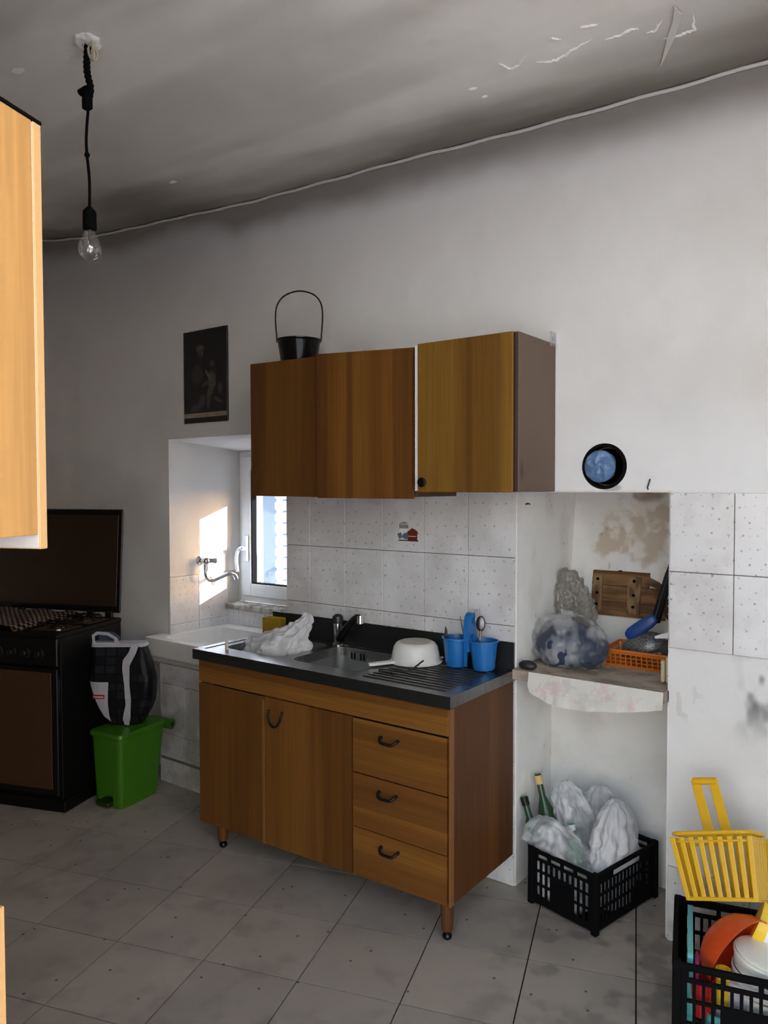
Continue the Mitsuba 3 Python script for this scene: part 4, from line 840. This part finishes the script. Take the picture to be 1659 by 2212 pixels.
# ================================================================= STOVE
so = np.array([-0.923, -0.629, 0]) - B20 * .03
def SB(x0, x1, y0, y1, z0, z1, b=.003): return frame(box(x0, x1, y0, y1, z0, z1, b), so, B20, A20, Z)
def SF(m): return frame(m, so, B20, A20, Z)
sv = thing('gas_stove', 'black gas stove with brown oven door and raised glass lid', 'stove')
SW, SD, SH = .78, .455, .815
put(sv, 'body', cat(SB(-SW, 0, .012, SD, .05, SH - .02), SB(-SW, .022, -.004, SD, 0.0, .055, .004)), 'm_enamel_black')
od = put(sv, 'oven_door', SB(-SW + .004, -.004, -.012, .012, .075, .655, .004), 'm_black_gloss')
put(od, 'door_glass', SB(-SW + .03, -.035, -.0145, -.011, .105, .638, .001), 'm_oven', label='brown oven door panel')
put(sv, 'control_panel', SB(-SW + .004, -.004, -.010, .012, .665, SH - .02, .004), 'm_black_gloss')
for k_ in range(8):
    kx = -.10 - k_ * .075
    kb = put(sv, 'knob', SF(frame(lathe([(0, 0), (.020, 0), (.018, .018), (.014, .022), (0, .022)], 24), (kx, -.0105, .722), (1, 0, 0), (0, 0, 1), (0, -1, 0))), 'm_black', 40)
    put(kb, 'ring', SF(frame(tube([(.023 * math.cos(t), .023 * math.sin(t), 0) for t in np.linspace(-1.2, 1.2, 16)], .001, 5), (kx, -.011, .722), (1, 0, 0), (0, 0, 1), (0, -1, 0))), 'm_grey_dim')
put(sv, 'hob', cat(SB(-SW - .005, .006, -.016, SD, SH - .022, SH, .005)), 'm_enamel_black')
for q_ in ((-.20, -.03, .05, .20), (-.20, -.03, .245, .40), (-.47, -.24, .05, .40), (-.74, -.51, .05, .40)): put(sv, 'hob_plate', SB(*q_, SH - .001, SH + .0015, .0005), 'm_hob', label='brown stained hob plate')
for bx_, by_ in ((-.11, .125), (-.11, .32), (-.36, .125), (-.36, .32)):
    put(sv, 'burner', SF(lathe([(0, .001), (.034, .001), (.034, .010), (.024, .012), (.022, .018), (0, .018)], 24, (bx_, by_, SH))), 'm_black', 40)
for by_ in (.125, .32):
    put(sv, 'pan_grid', SF(cat([tube([(-.19, by_ + q, SH + .006), (-.19, by_ + q, SH + .026), (-.04, by_ + q, SH + .026), (-.04, by_ + q, SH + .006)], .004, 6) for q in (-.03, .03)] + [tube([(-.115 + q, by_ - .06, SH + .026), (-.115 + q, by_ + .06, SH + .026)], .004, 6) for q in (-.04, .04)])), 'm_black_matte')
put(sv, 'hob_stud', SF(lathe([(0, 0), (.010, 0), (.009, .005), (0, .006)], 16, (-.055, .065, SH + .001))), 'm_white_plastic', 40, 'small pale stud')
lidt = math.radians(-4)
def lidm(m): return SF(rot(move(m, (0, SD - .012, SH + .022)), 4, (-1, 0, 0), (0, SD, SH)))
lp = put(sv, 'lid', lidm(box(-SW, .002, 0, .012, 0, .525, .006)), 'm_black_gloss', label='raised lid')
put(lp, 'lid_glass', lidm(box(-SW + .025, -.022, -.0015, .004, .03, .495, .001)), 'm_lid_glass', label='dark brown tinted panel')
for hx2 in (-.06, -.17, -.30, -.44, -.60, -.72): put(lp, 'hinge', SF(box(hx2 - .02, hx2 + .02, SD - .022, SD - .002, SH - .001, SH + .03, .002)), 'm_black')
# towel over the left of the hob
tv, tf = [], []
for i, u in enumerate(np.linspace(-.77, -.235, 26)):
    for j, t in enumerate(np.linspace(-.01, .40, 36)):
        tv.append((u + .012 * math.sin(t * 20) + (.10 * max(0, t - .02) if i == 25 else 0), t, SH + .030 + .006 * math.sin(u * 30 + t * 22) - (.025 if i >= 25 else 0)))
for i in range(25):
    for j in range(35):
        a = i * 36 + j; tf += [(a, a + 36, a + 37), (a, a + 37, a + 1)]
tw_ = SF(trimesh.Trimesh(tv, tf, process=False)); tw2 = tw_.copy(); tw2.vertices = tw2.vertices - np.array([0, 0, .004]); tw2.invert()
single('checked_towel', cat(tw_, tw2), 'm_towel', 'brown and cream checked towel spread on the stove hob', 'towel', True)

# ================================================================= PEDAL BIN AND SHOPPING BAG
bn = thing('pedal_bin', 'green plastic pedal bin between the stove and the white sink', 'bin')
bo = np.array([-.918, -.492, 0]); ba = math.radians(9); be = np.array([math.cos(ba), math.sin(ba), 0]); bf = np.array([-math.sin(ba), math.cos(ba), 0])
def rring(x0, x1, y0, y1, r, z, n=8):
    p = sbox(x0 + r, y0 + r, x1 - r, y1 - r).buffer(r, quad_segs=n); c_ = np.array(p.exterior.coords)[:-1]; return np.c_[c_, np.full(len(c_), z)]
def BF(m): return frame(m, bo, be, bf, Z)
body = loft([rring(.0, .165, .0, .235, .022, .0), rring(-.001, .166, -.001, .236, .024, .01), rring(-.012, .180, -.012, .275, .026, .328)])
bM = man(body)
if bM.volume() < 0: body.invert(); bM = man(body)
bM -= mbox(.035, .118, -.05, .035, -.01, .062)
put(bn, 'body', BF(unman(bM)), 'm_green', 40)
lidr = loft([rring(-.020, .188, -.022, .285, .028, .329), rring(-.021, .189, -.023, .286, .030, .342), rring(-.016, .184, -.018, .281, .028, .349), rring(.02, .148, .02, .25, .02, .352)])
put(bn, 'lid', BF(lidr), 'm_green', 40)
put(bn, 'hinge', BF(cyl((.02, .292, .322), (.205, .292, .322), .024, 24)), 'm_green', 40, 'round hinge barrel')
put(bn, 'hinge_cap', BF(cyl((.205, .292, .322), (.207, .292, .322), .013, 20)), 'm_green_dark')
put(bn, 'pedal', BF(unman(rbox(.03, .113, -.028, .034, .008, .030, .009))), 'm_green_dark', 40, 'dark green foot pedal')
sg = thing('shopping_bag', 'black and white patterned shopping bag standing on the green bin', 'shopping bag')
sr, sf = np.array([.804, .595, 0]), np.array([-.595, .804, 0])
sc = np.array([-.890, -.338, 0])
def ring_bag(z, w0, w1, d0, d1, n=12):
    r = rring(w0, w1, d0, d1, min((d1 - d0), (w1 - w0)) * .32, 0, n); P = sc + np.outer(r[:, 0], sr) + np.outer(r[:, 1], sf); P[:, 2] = z; return P
LV = [(.3535, -.045, .055, -.04, .04), (.357, -.075, .085, -.06, .06), (.41, -.115, .125, -.08, .06), (.50, -.156, .150, -.085, .06), (.58, -.156, .148, -.08, .055), (.68, -.150, .120, -.065, .045), (.725, -.148, .105, -.05, .035), (.738, -.146, .100, -.045, .03)]
def bag_ring_at(z, grow=0.0):
    L = np.array(LV); vals = [np.interp(z, L[:, 0], L[:, k_]) for k_ in range(1, 5)]
    return ring_bag(z, vals[0] - grow, vals[1] + grow, vals[2] - grow, vals[3] + grow)
zs = [.3535, .357] + list(np.linspace(.37, .735, 24))
bm_ = loft([bag_ring_at(z) for z in zs]); bmv = bm_.vertices.copy(); disp = (ridged(bmv, 11, 12) * .012 + ridged(bmv, 26, 13) * .004)
bm_.vertices = bmv + bm_.vertex_normals * disp[:, None] * np.clip((bmv[:, 2] - .356) / .03, 0, 1)[:, None]
put(sg, 'body', bm_, 'm_shopping', 25)
put(sg, 'rim', loft([bag_ring_at(.722, .003), bag_ring_at(.7375, .003)]), 'm_bag_white', 30, 'white hem')
def front_patch(poly_xz, off, th=.002):
    """A flat print that follows the bag's front: local x along the bag, z up."""
    m = ext(poly_xz, th); m = m.subdivide_to_size(.02); v = m.vertices.copy(); out = np.empty_like(v)
    L = np.array(LV)
    for i, (x, z, y) in enumerate(v):
        w0, w1, d0 = (np.interp(z, L[:, 0], L[:, k_]) for k_ in (1, 2, 3))
        rr = (w1 - w0) * .27; e = max(0, abs(x - (w0 + w1) / 2) - (w1 - w0) / 2 + rr) / rr
        dd_ = d0 + (1 - math.sqrt(max(0, 1 - min(1, e) ** 2))) * rr * .55
        out[i] = sc + sr * x + sf * (dd_ - off - y); out[i][2] = z
    m = trimesh.Trimesh(out, m.faces, process=False); trimesh.repair.fix_normals(m); return m
put(sg, 'strap', front_patch(Polygon([(.050, .735), (.082, .735), (.070, .69), (.046, .64), (.048, .55), (.055, .49), (.050, .40), (.036, .356), (.016, .360), (.012, .39), (.030, .46), (.024, .55), (.012, .63), (.014, .665), (.038, .70)]), .009), 'm_bag_white', 30, 'white strap sewn down the front')
put(sg, 'handle', frame(ext(Polygon([(-.138, 0), (-.140, .045), (-.118, .060), (-.062, .056), (-.022, .03), (-.01, 0)]).difference(Polygon([(-.126, .008), (-.128, .036), (-.11, .046), (-.066, .042), (-.036, .024), (-.034, .008)])), .004), sc + sf * -.045 + Z * .735, sr, Z, -sf), 'm_bag_white', 30, 'white loop handle')
put(sg, 'handle_shadow', frame(ext(Polygon([(-.132, 0), (-.134, .040), (-.11, .050), (-.066, .046), (-.03, .024), (-.03, 0)]), .003), sc + sf * .02 + Z * .735, sr, Z, -sf), 'm_bag_handle_shade', label='dark blue sheet as shade behind the handle')  # dark sheet painting the shade behind the loop handle
put(sg, 'printed_panel', front_patch(Polygon([(-.144, .565), (-.050, .566), (-.053, .46), (-.045, .378), (-.07, .40), (-.10, .45)]), .010), 'm_bag_white', 30, 'white printed panel')
put(sg, 'red_label', front_patch(sbox(-.125, .488, -.067, .508), .0125), 'm_labelred', label='small red label')
put(sg, 'red_label_bar', front_patch(sbox(-.120, .494, -.072, .502), .0147), 'm_bag_white')

# ================================================================= CRATES
def crate(name, label, o, ex, ey, w_, d_, h_, mats, rows=3, block=True):
    """Black slotted crate: o is one bottom corner, ex and ey unit directions along its sides."""
    t = thing(name, label, 'crate', 'black fruit crates')
    ez = np.array([0, 0, 1.0])
    def side(L_, plain, handle):
        p = sbox(0, .012, L_, h_); hs = []
        nb = max(3, round((L_ - .05) / .022)); cw = (L_ - .05) / nb
        rz = [(.035, .035 + .04), (.082, .122), (.129, .163)][:rows]
        for i in range(nb):
            for j, (a, b) in enumerate(rz):
                xx = .025 + i * cw
                if block and plain and j < 2 and L_ * .30 < xx + cw / 2 < L_ * .70: continue
                hs.append(sbox(xx + .004, a * h_ / .2, xx + cw - .004, b * h_ / .2))
        if handle: hs.append(sbox(L_ * .28, h_ * .835, L_ * .72, h_ * .945).buffer(.002))
        else:
            for i in range(4):
                a = .028 + i * (L_ - .056) / 4; hs.append(sbox(a + .006, h_ * .86, a + (L_ - .056) / 4 - .006, h_ * .935))
        return p.difference(unary_union(hs))
    put(t, 'side_panel', frame(ext(side(w_, True, False), .006), o, ex, ez, -np.cross(ez, ex) * -1 if False else ey), mats)
    put(t, 'side_panel', frame(ext(side(w_, True, False), .006), o + ey * (d_ - .006), ex, ez, ey), mats)
    put(t, 'side_panel', frame(ext(side(d_, False, True), .006), o, ey, ez, ex), mats)
    put(t, 'side_panel', frame(ext(side(d_, False, True), .006), o + ex * (w_ - .006), ey, ez, ex), mats)
    for a in (0, 1):
        for b in (0, 1):
            put(t, 'corner_post', frame(box(-.006, .016, -.006, .016, 0, h_ + .006, .003), o + ex * (a * (w_ - .010)) + ey * (b * (d_ - .010)), ex, ey, ez), mats)
    pg = sbox(0, 0, w_, d_).difference(unary_union([sbox(.02 + i * .03, .02 + j * .03, .04 + i * .03, .04 + j * .03) for i in range(int((w_ - .04) / .03)) for j in range(int((d_ - .04) / .03))]))
    put(t, 'bottom_grid', frame(ext(pg, .005), o + ez * .010, ex, ey, ez), mats)
    for q, L_, e1, e2 in ((o, w_, ex, ey), (o + ey * d_, w_, ex, -ey), (o, d_, ey, ex), (o + ex * w_, d_, ey, -ex)):
        put(t, 'rim_bar', frame(box(0, L_, -.008, .006, h_ - .010, h_ + .003, .002), q, e1, e2, ez) if False else frame(unman(man(box(0, L_, -.007, .007, h_ - .009, h_ + .003, .002))), q, e1, e2, ez), mats)
    return t
c1F = np.array([1.352, -.132, 0]); ey1 = np.array([.231, .973, 0]); ex1 = np.array([-.973, .231, 0])
CRW, CRD = .272, .372
ex1o = c1F + ex1 * CRW
crate('fruit_crate', 'black slotted crate of plastic bags standing in the alcove', ex1o, -ex1, ey1, CRW, CRD, .200, 'm_black_matte')
def C1(u, v): return ex1o - ex1 * u + ey1 * v       # u across the crate's front from its left corner, v into depth
def in_crate(v):
    """Keeps the part of a bag below the crate's rim between its walls."""
    u = (v - ex1o) @ -ex1; w = (v - ex1o) @ ey1; k = np.clip((.225 - v[:, 2]) / .03, 0, 1)
    u2, w2 = np.clip(u, .010, CRW - .010), np.clip(w, .010, CRD - .010)
    v = v + np.outer((u2 - u) * k, -ex1) + np.outer((w2 - w) * k, ey1)
    v[:, 0] = np.maximum(v[:, 0], NX0 + .006); back = v[:, 0] < 0.995
    v[:, 1] = np.minimum(v[:, 1], .303); return v
def cbag(name, seed, uv0, lean, h, rx, ry, mat_, label, z0=.02, **kw):
    p = C1(*uv0); L = []
    for t, s, st_ in ((0, .25, 0), (.02, .8, .05), (.3, 1.0, .12), (.58, 1.0, .16), (.78, .86, .24), (.90, .62, .34), (.97, .32, .45), (1.0, .08, .5)):
        L.append((z0 + h * t, rx * s, ry * s, p[0] + lean[0] * t ** 1.6, p[1] + lean[1] * t ** 1.6, st_))
    return single(name, bag(L, seed, crumple=.011, freq=12, clamp=in_crate, **kw), mat_, label, 'plastic bag', 20, )
cbag('rubbish_bag', 51, (.105, .085), (-.075, -.045), .285, .122, .074, 'm_poly_mid', 'pale see-through bag slumping over the left front edge of the alcove crate')
cbag('rubbish_bag', 53, (.085, .205), (-.075, .0), .375, .080, .050, 'm_poly_mid', 'tall pale bag of bottles leaning against the left side of the alcove')
cbag('rubbish_bag', 57, (.205, .205), (-.005, .02), .350, .066, .135, 'm_poly_white', 'upright white bag with a red mark in the alcove crate')
cbag('rubbish_bag', 61, (.105, .31), (-.02, -.02), .35, .080, .045, 'm_poly_mid', 'pale bag standing at the back of the alcove crate')
# contents glimpsed through the bags
def bottle(name, base, tip, r, mt, label, capmat=None):
    base, tip = np.array(base, float), np.array(tip, float); d = tip - base; L = np.linalg.norm(d); d /= L
    a = np.cross(d, (0, 1, 0)); a /= np.linalg.norm(a); b = np.cross(d, a)
    t = thing(name, label, 'bottle')
    put(t, 'glass', frame(lathe([(0, 0), (r, 0), (r, L * .58), (r * .8, L * .66), (r * .36, L * .78), (r * .33, L * .985), (r * .38, L), (0, L)], 28), base, a, b, d), mt, 40)
    put(t, 'neck_band', frame(lathe([(r * .38, L * .90), (r * .43, L * .90), (r * .43, L * .985), (r * .38, L * .985)], 20), base, a, b, d), capmat or 'm_cork', 40)
    return t
pA, pB, pC = C1(.075, .11), C1(.085, .20), C1(.10, .10)
bottle('wine_bottle', (1.125, .01, .03), (1.014, .03, .330), .034, 'm_bottle', 'dark wine bottle neck poking out left of the crate bags', 'm_black')
bottle('wine_bottle', (1.13, .10, .03), (1.030, .115, .392), .034, 'm_bottle', 'dark bottle neck with gold band behind the leaning bag', 'm_cork')
bottle('water_bottle', (pC[0] + .03, pC[1] + .02, .04), (pC[0] - .02, pC[1] + .05, .265), .033, 'm_green_glass', 'green bottle showing through the left crate bag', 'm_white_plastic')
rd = C1(.262, .205)
mk = frame(ext(Polygon([(0, 0), (.016, .01), (.02, .05), (.008, .065), (-.004, .03)]), .001), (C1(.268, .17)[0], C1(.268, .17)[1], .205), ey1, Z, np.cross(ey1, Z))
put('rubbish_bag_002', 'red_mark', mk, 'm_red', label='red printed mark')

# second crate, lower right, with its load
c2L = np.array([1.712, -.526, 0]); ey2 = np.array([-.253, .967, 0]); ex2 = np.array([.967, .253, 0])
CH2 = .252
crate('fruit_crate', 'black slotted crate of coloured plastic tableware by the right wall', c2L, ex2, ey2, .40, .335, CH2, 'm_black_matte')
def C2(u, v, z=0): return c2L + ex2 * u + ey2 * v + Z * z
def bowl_shell(R, h, th=.003):
    return [(0, 0), (R * .45, 0), (R * .72, h * .22), (R * .92, h * .6), (R, h), (R - th, h), (R * .90 - th, h * .6), (R * .70 - th, h * .22 + th), (R * .43, th), (0, th)]
def oriented(m, at, d):
    d = np.array(d, float); d /= np.linalg.norm(d); a = np.cross(d, (0.3, 1, 0.1)); a /= np.linalg.norm(a); return frame(m, at, a, np.cross(d, a), d)
single('orange_bowl', oriented(lathe(bowl_shell(.112, .080), 48), C2(.100, .160, .262), (.80, -.36, -.28)), 'm_orange', 'large orange plastic bowl tipped on its side in the right crate', 'bowl', 40)
tb = thing('teal_tray', 'pale teal plastic tray standing against the left side of the right crate', 'tray')
put(tb, 'tray', frame(ext(sbox(0, 0, .24, .17).buffer(.012), .014), C2(.030, .05, .075), ey2, Z, ex2), 'm_teal')
single('pink_lid', frame(lathe([(0, 0), (.055, 0), (.057, .008), (0, .010)], 32), C2(.050, .11, .165), ey2, Z, ex2), 'm_pink', 'deep pink round lid between the teal tray and orange bowl', 'lid', 40)
single('red_beaker', lathe([(0, 0), (.026, 0), (.033, .10), (.030, .10), (.023, .004), (0, .004)], 28, C2(.065, .055, .10)), 'm_red', 'red plastic beaker at the front left of the right crate', 'beaker', 40)
tax = np.array([.16, .05, 1.0]); tax /= np.linalg.norm(tax)
tub0 = C2(.200, .105, .125)
for k_ in range(3):
    R = .072
    t = lathe([(0, 0), (R * .93, 0), (R * .95, .004), (R, .034), (R * 1.04, .036), (R * 1.04, .043), (R * .99, .043), (R * .9, .006), (0, .004)][:: 1], 44)
    t = oriented(t, tub0 + tax * (k_ * .046) + ex2 * (-.003 * k_), tax + (0, -.02 * k_, 0))
    single('food_tub', t, 'm_tub' if k_ != 1 else 'm_potwhite', ('white round food tub, lowest of the stack in the right crate', 'white round food tub in the middle of the stack in the right crate', 'greenish white food tub on top of the stack in the right crate')[k_], 'food tub', 40, 'stacked round food tubs')
put('food_tub_002', 'lid', oriented(lathe([(0, .043), (.070, .043), (.072, .047), (.06, .051), (0, .051)], 40), tub0 + tax * .092 - ex2 * .006, tax + (0, -.04, 0)), 'm_tub', 40)
jr = thing('yellow_lid_jar', 'white jar with yellow screw lid lying beside the orange bowl', 'jar')
put(jr, 'jar', oriented(lathe([(0, 0), (.05, 0), (.052, .004), (.052, .07), (0, .07)], 36), C2(.225, .20, .285), (.80, .1, -.30)), 'm_white_plastic', 40)
put(jr, 'lid', oriented(lathe([(0, -.024), (.055, -.024), (.056, -.02), (.056, .002), (0, .002)], 36), C2(.225, .20, .285), (.80, .1, -.30)), 'm_yellow_lid', 40, 'ribbed yellow lid')
single('yellow_mug', lathe([(0, 0), (.014, 0), (.018, .105), (.016, .105), (.012, .004), (0, .004)], 24, C2(.115, .045, .13)), 'm_yellow_lid', 'narrow yellow beaker at the front of the right crate', 'beaker', 40)
single('lilac_box', frame(box(0, .10, 0, .08, 0, .12, .006), C2(.095, .05, .085), (.94, .2, -.2), (-.2, .97, 0), (.2, 0, .98)), 'm_lilac', 'pale lilac plastic box in the middle of the right crate', 'box')
single('teal_tub', unman(rbox(.0, .30, .0, .19, 0, .10, .02) - rbox(.004, .296, .004, .186, .004, .2, .018)).apply_transform(np.vstack([np.c_[ex2, ey2, Z, C2(.075, .022, .018)], [0, 0, 0, 1]])), 'm_teal', 'teal plastic tub lying at the bottom of the right crate', 'tub')

# yellow slatted basket resting on the crate
yb = thing('yellow_basket', 'yellow slatted plastic basket with tall handle on the right crate', 'basket')
yo = np.array([1.686, -.300, .306]); yx = np.array([.957, -.008, .290]); yz_ = np.array([-.23, .579, .778])      # tipped back and to one side on the crate's load
yx /= np.linalg.norm(yx); yz_ -= yx * (yx @ yz_); yz_ /= np.linalg.norm(yz_); yz_ = yz_ * .978 - np.cross(yz_, yx) * .208; yy_ = np.cross(yz_, yx)
BW, BD, BH, FL = .182, .120, .172, .018
def YP(x, y, z): 
    e = FL * z / BH
    return yo + yx * (x + (x / BW - .5) * 2 * e) + yy_ * (y + (y / BD - .5) * 2 * e) + yz_ * z
def ybar(p, q, r): return tube([p, q], r, 8)
put(yb, 'bottom', frame(ext(sbox(0, 0, BW, BD).buffer(.004), .006), yo - yz_ * .002, yx, yy_, yz_), 'm_yellow')
def ystrip(pts, wd, th=.004): return unman(m3.Manifold.batch_hull([m3.Manifold.sphere(th, 8).translate(tuple(map(float, p))) for p in pts]))
nsl = 8
for i in range(nsl + 1):
    x = BW * i / nsl
    for yv in (0, BD):
        put(yb, 'slat', unman(m3.Manifold.batch_hull([m3.Manifold.sphere(.0022, 6).translate(tuple(map(float, YP(x + s_, yv, z)))) for s_ in (-.0045, .0045) for z in (0, BH - .012)])), 'm_yellow')
for i in range(1, 7):
    y = BD * i / 7
    for xv in (0, BW):
        put(yb, 'slat', unman(m3.Manifold.batch_hull([m3.Manifold.sphere(.0022, 6).translate(tuple(map(float, YP(xv, y + s_, z)))) for s_ in (-.0045, .0045) for z in (0, BH - .012)])), 'm_yellow')
def corner_ring(z, r=.02):
    base = rring(0, BW, 0, BD, r, 0, 4); return [YP(a, b, z) for a, b, _ in base]
for z, r in ((BH - .022, .0035), (BH, .0055), (.004, .005)): put(yb, 'rim', tube(corner_ring(z), r, 8, closed=True), 'm_yellow', 40)
hz1 = .150
def yhandle(y0, xoff):
    p = []
    for x, z in ((.072, BH - .01), (.058 + xoff, BH + hz1)): p.append(YP(x, y0, 0) + yz_ * z)
    return p
for (xa, xb, yv) in ((.070, .048, BD * .5), (.118, .100, BD * .5)):
    p0, p1 = YP(xa, yv, 0) + yz_ * (BH - .02), YP(xb, yv, 0) + yz_ * (BH + hz1)
    put(yb, 'handle_arm', unman(m3.Manifold.batch_hull([m3.Manifold.sphere(.003, 8).translate(tuple(map(float, p + yx * s_))) for p, s__ in ((p0, .0125), (p1, .010)) for s_ in (-s__, s__)])), 'm_yellow')
put(yb, 'handle_grip', tube([YP(.042, BD * .5, 0) + yz_ * (BH + hz1), YP(.110, BD * .5, 0) + yz_ * (BH + hz1 - .004)], .011, 14), 'm_yellow', 40, 'tubular yellow grip')

# ================================================================= NEAR CABINETS (left edge)
nc = thing('pale_wall_cabinet', 'pale orange wood wall cabinet hanging close by at the left edge', 'wall cabinet')
no = np.array([1.047, -1.821, 0])
def NB(x0, x1, y0, y1, z0, z1, b=.0015): return frame(box(x0, x1, y0, y1, z0, z1, b), no, B20, A20, Z)
put(nc, 'side_panel', NB(-.018, -.0015, -.318, -.020, 1.395, 2.066, .001), 'm_wood_pale')
put(nc, 'carcass', cat(NB(-.55, -.018, -.316, -.022, 1.395, 1.411, .001), NB(-.55, -.018, -.316, -.022, 2.05, 2.066, .001), NB(-.568, -.55, -.316, -.022, 1.395, 2.066, .001), NB(-.55, -.018, -.318, -.312, 1.411, 2.05, 0)), 'm_laminate')
dn_ = put(nc, 'door', NB(-.568, 0, -.0185, 0, 1.371, 2.066, .0015), 'm_wood_pale_edge', label='door seen edge-on, paler')
put(dn_, 'inner_face', NB(-.566, -.0025, -.0200, -.0186, 1.373, 2.064, 0), 'm_laminate', label='white inner face')
put(nc, 'top_edge', NB(-.566, .001, -.318, .001, 2.066, 2.072, .001), 'm_black_matte', label='dark top edge')
nb = thing('pale_base_cabinet', 'sliver of orange wood base cabinet at the lower left edge', 'cabinet')
q0 = CAM + np.array([0, 0, -CAM[2]]) - _r * .594 + np.array([_f[0], _f[1], 0]) * 1.17
QD = min(.24, float((q0 - FW) @ A20) - .003)
def QB(x0, x1, y0, y1, z0, z1, b=.0015): return frame(box(x0, x1, y0, y1, z0, z1, b), q0, B20, A20, Z)
put(nb, 'side_panel', QB(-.018, 0, -QD, -.018, 0, .82), 'm_wood_pale')
put(nb, 'door', QB(-.5, 0, -.018, 0, .05, .82), 'm_wood_pale_edge')
put(nb, 'carcass', cat(QB(-.5, -.018, -QD, -.02, .05, .07), QB(-.5, -.018, -QD, -.02, .80, .82), QB(-.518, -.5, -QD, -.018, 0, .82)), 'm_laminate')
